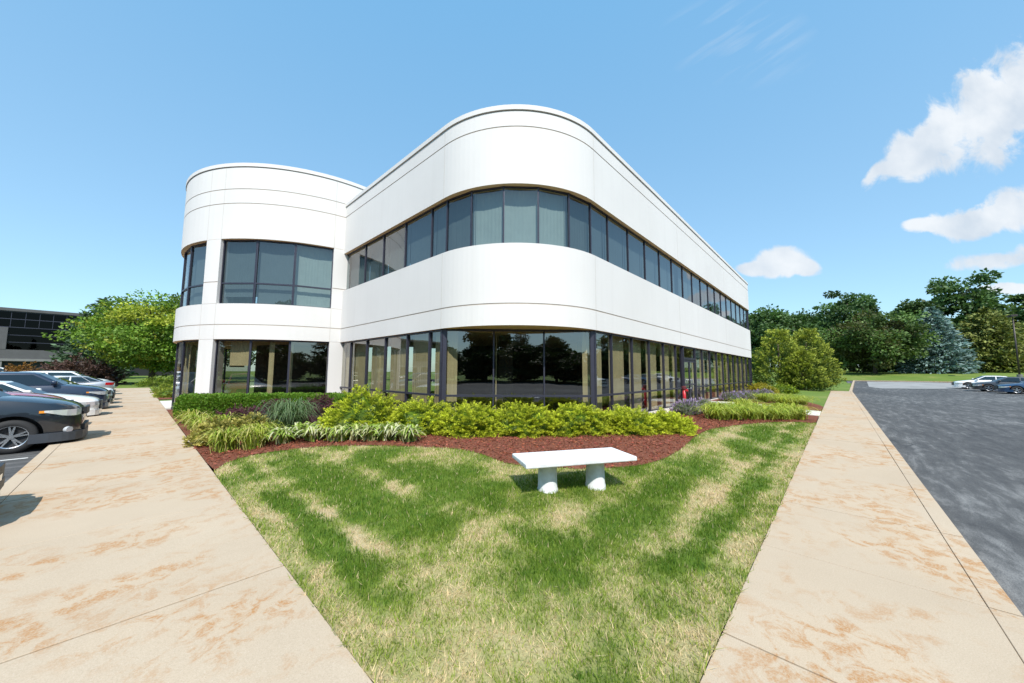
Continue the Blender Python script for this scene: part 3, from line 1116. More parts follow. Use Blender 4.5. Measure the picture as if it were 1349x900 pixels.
def rdir(n, zmin=-1.0):
    d = RNG.normal(size=(n, 3))
    d /= np.linalg.norm(d, axis=1, keepdims=True)
    if zmin > -1:
        d[:, 2] = np.where(d[:, 2] < zmin, -d[:, 2] * .6, d[:, 2])
        d /= np.linalg.norm(d, axis=1, keepdims=True)
    return d


def jitter_cols(col, n, v=.18, hue=.08):
    k = np.clip(1 + RNG.normal(size=(n, 1)) * v, .4, 1.9)
    return np.array(col)[None] * k * np.clip(1 + RNG.normal(size=(n, 3)) * hue, .6, 1.5)


def trunk(parent, h, r, limbs=6, spread=.5, top=.8, lean=0.0, seed=0, name='trunk'):
    rs = random.Random(seed)
    bb = MB()
    pts = [(0, 0, -.3), (0, 0, h * .12), (lean * h * .3 + rs.uniform(-.02, .02) * h, rs.uniform(-.02, .02) * h, h * .45), (lean * h * .6, 0, h * top)]
    bb.tube(pts, [r * 1.35, r, r * .72, r * .2], 8)
    for k in range(limbs):
        a = 2 * math.pi * (k + rs.random() * .6) / limbs
        z = h * rs.uniform(.22, .55)
        L_ = h * spread * rs.uniform(.6, 1)
        p0 = Vector((lean * z * .6, 0, z))
        p1 = p0 + Vector((math.cos(a) * L_ * .5, math.sin(a) * L_ * .5, L_ * .35))
        p2 = p0 + Vector((math.cos(a) * L_ * .95, math.sin(a) * L_ * .95, L_ * rs.uniform(.5, .8)))
        bb.tube([p0, p1, p2], [r * .42, r * .28, r * .07], 6)
    return bb.build(name, M['bark'], parent, True)


def broadleaf(name, loc, h, rad, col, n_cl, n_lf, leaf, label, cat='tree', group=None, base=.18, seed=0, squash=1.0, lean=0, layered=0.0, hue2=None, rz=0.0, shape=1.0, tr=None):
    global RNG
    RNG = np.random.default_rng(seed + 100)
    root = tag(empty(name, loc, rz), label, cat, group)
    trunk(root, h, tr or h * .022, 7, min(.55, rad / h * .8), .78, lean, seed)
    cz = h * (base + 1) / 2
    rz_ = h * (1 - base) / 2
    d = rdir(n_cl)
    rr = RNG.uniform(.35, 1, n_cl) ** .5
    lump = np.array([.78 + .42 * noise.noise((q[0] * 1.7 + seed, q[1] * 1.7, q[2] * 1.7)) for q in d])
    cc = d * (rr * lump)[:, None] * np.array([rad, rad, rz_ * squash])
    # narrower towards the base and the top
    t = (cc[:, 2] / rz_ + 1) / 2
    cc[:, :2] *= (np.clip(1.15 - .45 * np.abs(t - .42) * shape, .3, 1.2))[:, None]
    cc += np.array([lean * h * .5, 0, cz])
    cr = RNG.uniform(.16, .30, n_cl) * min(rad, rz_ * 1.3)
    cl_t = np.clip(1 + RNG.normal(size=(n_cl, 1)) * .22, .5, 1.6) * np.array(col)[None]
    if hue2 is not None:
        pick = RNG.random((n_cl, 1)) < .35
        cl_t = np.where(pick, np.array(hue2)[None] * np.clip(1 + RNG.normal(size=(n_cl, 1)) * .2, .5, 1.6), cl_t)
    idx = RNG.integers(0, n_cl, n_lf)
    off = rdir(n_lf) * (RNG.random((n_lf, 1)) ** .45)
    off[:, 2] *= (.75 - .45 * layered)
    P = cc[idx] + off * cr[idx][:, None] * (1 + .25 * layered)
    P[:, 2] -= layered * .25 * np.linalg.norm(off[:, :2] * cr[idx][:, None], axis=1)
    A = off + RNG.normal(size=(n_lf, 3)) * .6 + np.array([0, 0, -.15])
    S = leaf * RNG.uniform(.6, 1.3, n_lf)
    leaf_mesh('crown', P, A, S, .7, cl_t[idx] * np.clip(1 + RNG.normal(size=(n_lf, 1)) * .15, .5, 1.6), M['leaf'], root)
    return root


def conifer(name, loc, h, rad, col, label, cat='tree', group=None, seed=0, tiers=16, per=13, tuft=16, leaf=.4, base=.04, droop=.25, tip=None, upturn=.15, power=.9):
    global RNG
    RNG = np.random.default_rng(seed + 500)
    rs = random.Random(seed)
    root = tag(empty(name, loc), label, cat, group)
    bb = MB()
    bb.tube([(0, 0, -.3), (0, 0, h * .5), (0, 0, h * .98)], [h * .022, h * .013, h * .002], 8)
    bb.build('trunk', M['bark'], root, True)
    P, A, S, Cc = [], [], [], []
    for t in range(tiers):
        f = t / (tiers - 1)
        z0 = h * (base + (1 - base) * f ** .92)
        L0 = rad * (1 - f) ** power * (1.0 if f > .08 else .93) + rad * .03
        nb = max(4, int(per * (1 - f * .6)))
        for k in range(nb):
            a = 2 * math.pi * (k + rs.random() * .8 + t * .37) / nb
            L_ = L0 * rs.uniform(.78, 1.1)
            ct = np.array(col) * rs.uniform(.75, 1.3)
            nt = max(4, int(tuft * (L_ / rad * .8 + .25)))
            s = (np.arange(nt) + RNG.random(nt)) / nt * .9 + .12
            zz = z0 + rs.uniform(-.5, .5) * h / tiers - droop * L_ * s + upturn * L_ * s * s * 1.6
            px = np.cos(a) * L_ * s
            py = np.sin(a) * L_ * s
            side = RNG.normal(size=nt) * .13 * L_ * (1.15 - s * .6)
            P.append(np.c_[px - np.sin(a) * side, py + np.cos(a) * side, zz + RNG.normal(size=nt) * .02 * h / tiers * 4])
            A.append(np.c_[np.full(nt, math.cos(a)), np.full(nt, math.sin(a)), np.full(nt, -.05)] + RNG.normal(size=(nt, 3)) * .55)
            S.append(leaf * RNG.uniform(.6, 1.25, nt))
            cv = np.repeat(ct[None], nt, 0) * np.clip(1 + RNG.normal(size=(nt, 1)) * .18, .5, 1.7)
            if tip is not None:
                cv = np.where((s > .72)[:, None], np.array(tip)[None] * np.clip(1 + RNG.normal(size=(nt, 1)) * .2, .5, 1.6), cv)
            Cc.append(cv)
    leaf_mesh('crown', np.concatenate(P), np.concatenate(A), np.concatenate(S), .42, np.concatenate(Cc), M['needle'], root)
    return root


def plume_shrub(name, loc, rx, ry, h, col, tip, n_pl, n_lf, pl, label, cat='shrub', group=None, seed=0, rz=0, leaf=.05, flat=.55, mat='leaf', asp=.42, parent=None, hullk=.80, up=.35, flowers=None):
    """a mound of feathery sprays over a leafy heart"""
    global RNG
    RNG = np.random.default_rng(seed + 900)
    root = parent or tag(empty(name, loc, rz), label, cat, group)
    d = rdir(n_pl, -.12)
    lump = np.array([.86 + .30 * noise.noise((q[0] * 2.1 + seed * 3.1, q[1] * 2.1, q[2] * 2.1)) for q in d])
    E_ = np.array([rx, ry, h])
    rr = RNG.uniform(.80, 1.0, n_pl)
    base = d * (lump * rr)[:, None] * E_ * .88
    ax = d * np.array([1, 1, flat]) + np.array([0, 0, up]) + RNG.normal(size=(n_pl, 3)) * .35
    ax /= np.linalg.norm(ax, axis=1, keepdims=True)
    L_ = pl * RNG.uniform(.6, 1.25, n_pl)
    side = np.cross(ax, np.array([0, 0, 1.0]))
    side /= np.maximum(np.linalg.norm(side, axis=1, keepdims=True), 1e-5)
    idx = np.repeat(np.arange(n_pl), n_lf)
    n = len(idx)
    s = RNG.random(n)
    w = RNG.normal(size=n) * .20 * (1.1 - s)
    P = base[idx] + ax[idx] * (s * L_[idx])[:, None] + side[idx] * (w * L_[idx])[:, None] + RNG.normal(size=(n, 3)) * .012
    P[:, 2] -= .22 * s * s * L_[idx] - .01
    P[:, 2] = np.maximum(P[:, 2], .01)
    A = ax[idx] + side[idx] * (np.sign(w) * .7)[:, None] + RNG.normal(size=(n, 3)) * .3
    k = np.clip(1 + RNG.normal(size=(n_pl, 1)) * .16, .6, 1.5)[idx]
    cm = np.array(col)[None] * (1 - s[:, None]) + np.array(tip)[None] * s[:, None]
    P, A, S_, Cc = P, A, leaf * RNG.uniform(.6, 1.4, n), cm * k * np.clip(1 + RNG.normal(size=(n, 1)) * .12, .6, 1.5)
    if flowers is not None:
        nb = 260
        dd = rdir(nb, .1)
        P = np.r_[P, dd * np.array([rx, ry, h]) * RNG.uniform(.85, 1.08, (nb, 1)) + np.array([0, 0, .05])]
        A = np.r_[A, dd + np.array([0, 0, 1.4])]
        S_ = np.r_[S_, RNG.uniform(.05, .12, nb)]
        Cc = np.r_[Cc, jitter_cols(flowers, nb, .25)]
    leaf_mesh('foliage', P, A, S_, asp, Cc, M[mat], root)
    # twiggy heart
    bm = bmesh.new()
    bmesh.ops.create_icosphere(bm, subdivisions=3, radius=1)
    for v in bm.verts:
        q = v.co.normalized()
        lp = .86 + .30 * noise.noise((q.x * 2.1 + seed * 3.1, q.y * 2.1, q.z * 2.1)) + .08 * noise.noise(q * 9)
        v.co = Vector((q.x * rx * lp, q.y * ry * lp, max(q.z, -.05) * h * lp)) * hullk
    me = bpy.data.meshes.new('twigs')
    bm.to_mesh(me)
    bm.free()
    set_tint(me, jitter_cols(np.array(col) * .9, len(me.vertices), .2))
    link('twigs', me, M[mat], root)
    return root


def strap_clump(name, loc, r, h, n, cols, label, cat='plant', group=None, seed=0, width=.028, arch=.9, lean=.8, parent=None, mat='leaf'):
    """arching strap leaves that spring from one crown; each leaf is four quads"""
    global RNG
    RNG = np.random.default_rng(seed + 1300)
    root = parent or tag(empty(name, loc), label, cat, group)
    seg = 5
    a = RNG.random(n) * 2 * np.pi
    L_ = RNG.uniform(.65, 1.15, n)
    reach = r * RNG.uniform(.12, 1.2, n) ** .8
    hh = h * RNG.uniform(.6, 1.1, n)
    dr = np.clip(reach / r * 1.05, .1, 1.05) * arch
    b0 = np.c_[RNG.normal(size=n) * r * .2, RNG.normal(size=n) * r * .2]
    tw = RNG.normal(size=n) * .5
    V = np.zeros((n, seg + 1, 2, 3))
    for i in range(seg + 1):
        t = i / seg
        x = b0[:, 0] + np.cos(a + tw * t * .4) * reach * t ** 1.15
        y = b0[:, 1] + np.sin(a + tw * t * .4) * reach * t ** 1.15
        z = hh * (t * (1.15 + 1.9 * dr) - (.25 + 2.25 * dr) * t * t) + .01
        wd = width * (.55 + .9 * t) * (1 - t) ** .45 * .9 + .001
        px, py = -np.sin(a), np.cos(a)
        V[:, i, 0] = np.c_[x + px * wd * .5, y + py * wd * .5, z]
        V[:, i, 1] = np.c_[x - px * wd * .5, y - py * wd * .5, z]
    V[:, :, :, 2] = np.maximum(V[:, :, :, 2], .008)
    nv = n * (seg + 1) * 2
    base = (np.arange(n) * (seg + 1) * 2)[:, None] + (np.arange(seg) * 2)[None]
    F = np.stack([base, base + 1, base + 3, base + 2], -1).reshape(-1, 4)
    me = bpy.data.meshes.new('leaves')
    me.vertices.add(nv)
    me.vertices.foreach_set('co', V.astype(np.float32).ravel())
    me.loops.add(len(F) * 4)
    me.loops.foreach_set('vertex_index', F.astype(np.int32).ravel())
    me.polygons.add(len(F))
    me.polygons.foreach_set('loop_start', np.arange(0, len(F) * 4, 4, dtype=np.int32))
    me.update(calc_edges=True)
    pick = RNG.integers(0, len(cols), n)
    cc = np.array(cols)[pick] * np.clip(1 + RNG.normal(size=(n, 1)) * .15, .6, 1.5)
    set_tint(me, np.repeat(np.clip(cc, .01, 1), (seg + 1) * 2, axis=0))
    link('leaves', me, M[mat], root, True)
    return root


# --- golden junipers in front of the glass
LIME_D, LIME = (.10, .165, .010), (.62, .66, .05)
JUN = [(3.95, 8.75, 1.15, 1.1, 1.22, 'tallest golden juniper mound at the left end of the row'), (4.95, 7.75, 1.1, .85, .88, 'golden juniper between the tallest mound and the cut corner post'),
       (5.72, 6.72, 1.15, .9, .76, 'golden juniper below the left end of the angled corner glass'), (6.72, 5.82, 1.2, .9, .76, 'golden juniper under the middle of the angled corner glass'),
       (7.72, 4.9, 1.15, .9, .76, 'golden juniper below the right end of the angled corner glass'), (8.66, 4.02, 1.0, .8, .60, 'low golden juniper right of the corner glass'),
       (9.55, 3.42, .72, .66, .50, 'smallest golden juniper at the right end of the row near the red post')]
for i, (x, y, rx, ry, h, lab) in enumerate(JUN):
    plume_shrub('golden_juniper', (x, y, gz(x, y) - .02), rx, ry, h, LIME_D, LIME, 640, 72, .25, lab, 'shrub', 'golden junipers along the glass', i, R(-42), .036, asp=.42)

# --- clipped green hedge round the tower
RNG = np.random.default_rng(77)
hedge = tag(empty('clipped_hedge', (3.0, 15.0, gz(3, 15))), 'long low clipped green hedge curving along the foot of the rounded tower', 'hedge')
HP = catmull([(-1.75, .9), (-1.2, .35), (-.3, -.1), (.7, -.7), (1.5, -1.5), (2.2, -2.4)], 12)
Pn, An = [], []
for k, (x, y) in enumerate(HP):
    n = 560
    t = RNG.random(n)
    a = RNG.uniform(-.15, math.pi + .15, n)
    hw, hh = .42, .70 + .02 * math.sin(k)
    sx = np.sign(np.cos(a)) * np.abs(np.cos(a)) ** .5 * hw
    sz = np.abs(np.sin(a)) ** .5 * hh
    i1 = min(k + 1, len(HP) - 1)
    i0 = max(i1 - 1, 0)
    d = np.array([HP[i1][0] - HP[i0][0], HP[i1][1] - HP[i0][1]])
    L_ = np.hypot(*d)
    d /= L_
    nn = np.array([-d[1], d[0]])
    q = RNG.uniform(-.5, .5, n) * L_ * 1.6
    Pn.append(np.c_[x + nn[0] * sx + d[0] * q, y + nn[1] * sx + d[1] * q, sz] + RNG.normal(size=(n, 3)) * .018)
    An.append(np.c_[nn[0] * np.cos(a), nn[1] * np.cos(a), np.sin(a)] + RNG.normal(size=(n, 3)) * .6)
Pn, An = np.concatenate(Pn), np.concatenate(An)
leaf_mesh('foliage', Pn, An, RNG.uniform(.04, .085, len(Pn)), .6, jitter_cols((.15, .27, .03), len(Pn), .22), M['leaf'], hedge)
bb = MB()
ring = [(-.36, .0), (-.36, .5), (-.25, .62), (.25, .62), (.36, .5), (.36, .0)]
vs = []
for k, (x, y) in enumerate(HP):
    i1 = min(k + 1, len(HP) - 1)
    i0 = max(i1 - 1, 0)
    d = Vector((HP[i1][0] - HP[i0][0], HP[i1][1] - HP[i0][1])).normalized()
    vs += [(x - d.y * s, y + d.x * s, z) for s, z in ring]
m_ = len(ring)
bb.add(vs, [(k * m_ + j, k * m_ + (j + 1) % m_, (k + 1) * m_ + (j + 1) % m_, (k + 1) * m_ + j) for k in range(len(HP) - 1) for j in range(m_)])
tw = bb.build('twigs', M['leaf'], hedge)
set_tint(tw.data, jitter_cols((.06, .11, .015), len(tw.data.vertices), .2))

# --- barberries, gold spirea, fountain grass, hostas, day lilies
for i, (x, y, r_, h, lab) in enumerate([(2.25, 12.9, .72, .55, 'purple barberry bush at the left end of the purple group'), (3.05, 12.45, .8, .66, 'purple barberry bush in the middle of the purple group behind the fountain grass'),
                                        (3.95, 11.75, .78, .72, 'purple barberry bush at the right beside the tallest golden juniper')]):
    plume_shrub('barberry_bush', (x, y, gz(x, y)), r_, r_, h, (.06, .022, .03), (.15, .055, .075), 320, 26, .24, lab, 'shrub', 'purple barberries before the tower', 20 + i, 0, .05, up=.7)
for i, (x, y, r_, h, lab) in enumerate([(1.42, 10.75, .52, .52, 'yellow leaved spirea bush at the edge of the left walk'), (2.05, 10.75, .55, .58, 'yellow leaved spirea bush touching the fountain grass')]):
    plume_shrub('spirea_bush', (x, y, gz(x, y)), r_, r_, h, (.15, .17, .03), (.50, .43, .12), 300, 24, .2, lab, 'shrub', 'yellow spireas left of the fountain grass', 30 + i, 0, .055, asp=.6, up=.5)
strap_clump('fountain_grass', (2.78, 10.35, gz(2.8, 10.3)), .72, .85, 620, [(.09, .16, .06), (.13, .21, .09), (.18, .25, .12)], 'round clump of fine dark green fountain grass', 'ornamental grass', None, 40, .016, 1.0)
HOSTA = [(.46, .47, .20), (.55, .55, .33), (.30, .40, .07), (.22, .34, .05)]
hs = [(2.35, 9.15), (2.85, 8.75), (3.15, 8.2), (3.42, 8.0), (3.6, 7.55), (3.92, 7.3), (2.75, 9.35), (3.1, 8.95), (4.1, 6.85)]
for i, (x, y) in enumerate(hs):
    lab = ['cream edged hosta at the left end of the hosta row', 'second cream edged hosta from the left in the front row', 'cream edged hosta in the middle of the front row before the tallest juniper', 'cream edged hosta just right of the middle of the front row',
           'cream edged hosta below the right shoulder of the tallest juniper', 'cream edged hosta second from the right end of the front row', 'cream edged hosta behind the front row next to the fountain grass', 'cream edged hosta behind the front row against the tallest juniper',
           'cream edged hosta at the right end of the hosta row by the bare mulch'][i]
    strap_clump('hosta', (x, y, gz(x, y)), .38, .34, 150, HOSTA, lab, 'plant', 'hostas along the front of the bed', 50 + i, .055, 1.1)
DAY = [(.30, .36, .035), (.42, .46, .08), (.20, .30, .03), (.50, .46, .16)]
dl = [(1.38, 9.55, 'yellow green day lily at the left front corner of the bed'), (1.80, 9.30, 'yellow green day lily second from the left front corner of the bed'), (2.05, 9.75, 'yellow green day lily below the spirea bushes'), (1.3, 12.2, 'yellow green day lily by the left walk behind the spireas'),
      (1.32, 13.6, 'yellow green day lily by the left walk in front of the clipped hedge'), (1.75, 12.5, 'yellow green day lily between spireas and purple barberries'), (1.28, 15.2, 'farthest yellow green day lily by the left walk')]
for i, (x, y, lab) in enumerate(dl):
    strap_clump('day_lily', (x, y, gz(x, y)), .46, .48, 190, DAY, lab, 'plant', 'day lilies at the left end of the bed', 70 + i, .026, 1.0)
GR = [(.34, .40, .04), (.45, .48, .09), (.24, .34, .035)]
dl = [(13.2, 3.0), (13.9, 2.65), (14.6, 2.35), (15.3, 2.0), (16.0, 1.65), (16.7, 1.25), (14.5, 3.3), (15.4, 2.9), (16.3, 2.4), (17.1, 1.9), (17.6, 3.0), (17.9, 1.5), (22.2, 2.1), (23.2, 1.9), (24.2, 1.6), (22.8, 3.0), (24.0, 2.6), (25.3, 2.1)]
for i, (x, y) in enumerate(dl):
    near = i < 12
    lab = ('lime green day lily in the mass left of the entrance path' if near else 'lime green day lily beyond the entrance path')
    strap_clump('day_lily', (x, y, gz(x, y)), .72 if near else .8, .46, 240, GR, lab, 'plant', 'lime day lilies left of the entrance path' if near else 'lime day lilies beyond the entrance path', 90 + i, .03, 1.0)
lv = [(13.6, 4.1), (14.3, 4.15), (15.2, 3.95), (21.6, 4.3), (22.6, 4.2), (23.6, 4.0), (24.7, 3.8), (25.8, 3.5), (27.0, 3.4)]
for i, (x, y) in enumerate(lv):
    lab = 'grey green lavender with purple flowers left of the red post' if False else ('purple flowered lavender clump by the red post' if i < 3 else 'purple flowered lavender clump right of the entrance path')
    p = plume_shrub('lavender', (x, y, gz(x, y)), .48, .48, .42, (.12, .16, .08), (.27, .29, .19), 200, 18, .2, lab, 'plant', 'lavender by the red post' if i < 3 else 'lavender right of the path', 120 + i, 0, .05, up=.9, flowers=(.36, .27, .46))
for i, (x, y, r_, h, c0, c1, lab) in enumerate([(32.6, 4.45, .9, .75, (.20, .19, .02), (.50, .42, .04), 'small gold shrub at the foot of the far right wall end'), (33.6, 3.3, 1.15, .62, (.10, .17, .015), (.30, .38, .03), 'low green clipped shrub beyond the small gold shrub'),
                                               (31.2, 3.9, .6, .45, (.20, .20, .02), (.42, .38, .05), 'little yellow shrub before the far end of the glass')]):
    plume_shrub('gold_shrub', (x, y, gz(x, y)), r_, r_, h, c0, c1, 220, 20, .3, lab, 'shrub', None, 140 + i, 0, .09)

# --- far right: golden cypresses, weeping tree, spruce, tree line
def cypress(loc, h, r_, lab, seed):
    root = tag(empty('golden_cypress', loc), lab, 'tree', 'golden cypresses by the end of the right walk')
    bb = MB()
    bb.tube([(0, 0, -.3), (0, 0, h * .8)], [.16, .05], 8)
    bb.build('trunk', M['bark'], root, True)
    rs = random.Random(seed)
    global RNG
    RNG = np.random.default_rng(seed)
    P, A, S, Cc = [], [], [], []
    for k in range(330):
        t = rs.random() ** 1.25
        z = h * (.03 + .95 * t)
        env = r_ * (1 - t ** 1.7) ** .8 * (.8 + .2 * min(1, t * 8)) * (.86 + .3 * noise.noise((seed, t * 5, k % 7)))
        a = rs.random() * 6.283
        q = rs.uniform(.72, 1.0)
        c = np.array([math.cos(a) * env * q, math.sin(a) * env * q, z])
        out = np.array([math.cos(a), math.sin(a), .75])
        n = 46
        s = RNG.random(n)
        L_ = r_ * rs.uniform(.22, .40)
        P.append(c + out * (s * L_)[:, None] * .8 + RNG.normal(size=(n, 3)) * .09 * r_ * (1.1 - s)[:, None] - np.array([0, 0, .18 * L_]) * (s ** 2)[:, None])
        A.append(out + RNG.normal(size=(n, 3)) * .5)
        S.append(RNG.uniform(.11, .24, n))
        base, tip = np.array((.075, .125, .02)), np.array((.42, .46, .07))
        f = np.clip(s * 1.1 - .1 + (t - .5) * .5, 0, 1)[:, None]
        Cc.append((base * (1 - f) + tip * f) * rs.uniform(.75, 1.2))
    leaf_mesh('crown', np.concatenate(P), np.concatenate(A), np.concatenate(S), .45, np.concatenate(Cc), M['needle'], root)


cypress((44.8, 4.4, .15), 5.7, 2.5, 'left golden cypress beside the end of the building, broad base and pointed top', 1)
cypress((47.0, 2.3, .1), 5.9, 2.45, 'right golden cypress with taller pointed top at the end of the right walk', 2)
cypress((44.4, 2.6, .1), 3.6, 1.9, 'low golden cypress in front of the two pointed ones', 3)
broadleaf('weeping_tree', (46.2, 7.6, .2), 3.4, 1.9, (.075, .135, .03), 26, 2600, .16, 'small weeping green tree between building end and golden cypresses', 'tree', None, .35, 4, .8, 0, .8)
DG = (.038, .075, .018)
for i, (x, y, h, r_, lab) in enumerate([(104.0, 16.5, 7.5, 6, 'leafy undergrowth tree at the wood edge just right of the building end'), (116, 2.0, 9, 7, 'leafy undergrowth tree between the building end and the maple'), (117, -8, 8, 7, 'leafy undergrowth tree directly behind the maple'), (122, -18, 9, 7.5, 'leafy undergrowth tree directly behind the blue spruce'),
                                        (124, -27.5, 10, 8, 'leafy undergrowth tree between blue spruce and olive pine'), (121, -35, 11, 8, 'leafy undergrowth tree behind the olive pine'), (118, -45, 10, 8, 'leafy undergrowth tree behind the lamp post')]):
    broadleaf('understory_tree', (x, y, 1.7), h, r_, (.06, .115, .03), 70, 9000, .75, lab, 'tree', 'undergrowth trees along the wood edge', .0, 80 + i, 1.1, 0, .2)
g_far = 'big green trees behind the car park'
broadleaf('shade_tree', (108.9, 12.0, 1.9), 18.5, 9.5, (.082, .15, .045), 105, 16000, .72, 'broad dark green tree rising just right of the building end', 'tree', g_far, .04, 11, 1, 0, .35)
broadleaf('shade_tree', (117.0, 23.0, 1.9), 18.5, 9.5, (.088, .155, .046), 95, 15000, .75, 'dark green tree directly behind the building end', 'tree', g_far, .03, 12, 1, 0, .35)
broadleaf('shade_tree', (119.5, -2.5, 1.9), 22, 7.2, (.08, .145, .045), 62, 11500, .66, 'tall open crowned tree with gaps behind the round maple', 'tree', g_far, .1, 13, 1, 0, .55)
broadleaf('shade_tree', (120.5, -13.5, 1.9), 18, 6.4, (.095, .165, .046), 70, 12500, .70, 'medium green tree filling the gap left of the blue spruce', 'tree', g_far, .1, 14, 1, 0, .5)
broadleaf('shade_tree', (130.0, -22, 2.0), 25, 7.6, (.082, .15, .045), 78, 14000, .70, 'tall layered tree standing behind the blue spruce', 'tree', g_far, .08, 15, 1, 0, .6)
broadleaf('shade_tree', (131.5, -33.5, 2.0), 22.5, 6.6, (.09, .16, .045), 58, 11000, .68, 'tree with sky gaps between blue spruce and lamp post', 'tree', g_far, .1, 16, 1, 0, .6)
broadleaf('shade_tree', (128.0, -40.5, 2.0), 28.5, 8.6, (.084, .15, .046), 100, 19000, .76, 'tallest dark tree behind the lamp post at the right edge', 'tree', g_far, .04, 17, 1, 0, .6)
broadleaf('shade_tree', (140.0, -54, 2.0), 30, 10, (.05, .098, .026), 110, 18000, .85, 'dark tree cut by the right edge of the picture', 'tree', g_far, .04, 18, 1, 0, .5)
broadleaf('shade_tree', (137.0, 8.0, 2.2), 19, 9, (.05, .095, .026), 90, 14000, .9, 'distant dark tree seen in the gap behind the front trees', 'tree', g_far, .02, 19)
broadleaf('maple_tree', (97.7, -5.2, 1.5), 12.2, 8.2, (.11, .175, .048), 110, 24000, .48, 'round medium green maple with a low crown left of the blue spruce', 'tree', None, .08, 21, 1, 0, .3, (.085, .095, .028), 0, .6)
conifer('blue_spruce', (102.7, -13.6, 1.5), 12.6, 5.0, (.18, .265, .25), 'blue green spruce of regular cone shape beyond the car park', 'tree', None, 31, 22, 26, 60, .72, .02, .22, None, .14, .8)
conifer('olive_pine', (112.2, -21.6, 1.7), 12.2, 7.2, (.15, .175, .042), 'olive yellow pine with a broad loose crown right of the blue spruce', 'tree', None, 32, 15, 22, 60, .75, .02, -.05, (.21, .23, .06), .1, .62)
bb = MB()
# left background
locust = broadleaf('locust_tree', (1.3, 58.5, 0), 12.0, 6.4, (.17, .28, .035), 150, 32000, .30, 'yellow green feathery tree at the end of the left walk', 'tree', None, .03, 41, 1, 0, .75, (.36, .40, .045), 0, .5)
conifer('dark_pine', (-4.0, 79.5, .2), 11.8, 4.4, (.065, .11, .055), 'dark green pine showing left of the feathery tree', 'tree', None, 42, 14, 18, 55, .6, .02, -.12, None, .1, .75)
broadleaf('background_tree', (9.5, 74.0, .3), 13, 6.5, (.06, .10, .025), 50, 5000, .45, 'green tree behind the feathery tree', 'tree', None, .05, 43)
plume_shrub('purple_shrub', (-4.3, 62.5, 0), 3.8, 3.2, 3.4, (.075, .045, .04), (.15, .085, .07), 420, 26, .9, 'wide purple brown shrub behind the parked cars on the left', 'shrub', None, 44, 0, .22, up=.6)
plume_shrub('orange_shrub', (-8.6, 64.5, .0), 1.7, 1.5, 2.6, (.14, .07, .02), (.30, .15, .04), 160, 22, .7, 'small rusty orange shrub left of the purple brown shrub', 'shrub', None, 45, 0, .2, up=.6)
plume_shrub('spreading_juniper', (2.3, 52.0, 0), 2.6, 1.6, 1.1, (.11, .17, .02), (.26, .33, .04), 260, 22, .5, 'low spreading green juniper under the feathery tree', 'shrub', None, 46, 0, .12)
plume_shrub('spreading_juniper', (4.6, 50.0, 0), 1.8, 1.6, 1.3, (.11, .17, .02), (.26, .33, .04), 220, 22, .5, 'taller green juniper close to the rounded tower', 'shrub', None, 47, 0, .12)
for i, (x, y, lab) in enumerate([(1.6, 31.0, 'small green juniper in the bed beyond the rounded tower, nearest'), (2.4, 34.0, 'small green juniper in the bed beyond the rounded tower, middle'), (1.7, 37.5, 'small green juniper in the bed beyond the rounded tower, farthest')]):
    plume_shrub('bed_juniper', (x, y, 0), .8, .9, .6, (.12, .18, .02), (.34, .38, .05), 160, 20, .3, lab, 'shrub', 'junipers in the far left bed', 48 + i, 0, .08)
tag(poly_sheet('planting_bed', [(1.01, 28.6), (3.4, 28.6), (3.4, 41), (1.01, 41)], .6, M['mulch'], .02, lambda x, y: 0.0, .02), kind='structure')

# trees round the rest of the car park: the dark glass mirrors them
TB = []
mr = random.Random(12)
for k in range(11): TB.append((-37 + mr.uniform(-2, 2), -33 + 9.5 * k, mr.uniform(8, 16), mr.uniform(4, 6)))
for k in range(14): TB.append((-30 + 9.5 * k, -35 + mr.uniform(-2, 2), mr.uniform(8, 15), mr.uniform(3.6, 5.6)))
for k in range(9): TB.append((-34.5 + mr.uniform(-1, 1), -30 + 11 * k, mr.uniform(6, 9), mr.uniform(5, 6.5)))
for k in range(14): TB.append((-27 + 9.5 * k, -32.5 + mr.uniform(-1, 1), mr.uniform(5, 8), mr.uniform(4.5, 6)))
src = [None, None]
for i, (x, y, h, r_) in enumerate(TB):
    lab = 'dark tree beyond the car park, mirrored in the ground floor glass'
    k = i % 2 == 1 and i < 25
    if src[k] is None:
        if k: o = conifer('mirrored_tree', (x, y, 0), 15, 4.2, (.035, .06, .025), lab, 'tree', 'trees mirrored in the glass', 62, 16, 16, 40, .6, .02, .15)
        else: o = broadleaf('mirrored_tree', (x, y, 0), 15, 6, (.04, .07, .02), 90, 16000, .6, lab, 'tree', 'trees mirrored in the glass', .0, 61, 1.1, 0, .3)
        src[k] = o
    else:
        o = copy_tree(src[k])
        o.location = (x, y, 0)
        o.rotation_euler = (0, 0, i * 1.7)
    if k: h, r_ = h * 1.15, r_ * .75
    o.scale = (r_ / (4.2 if k else 6), r_ / (4.2 if k else 6), h / 15)

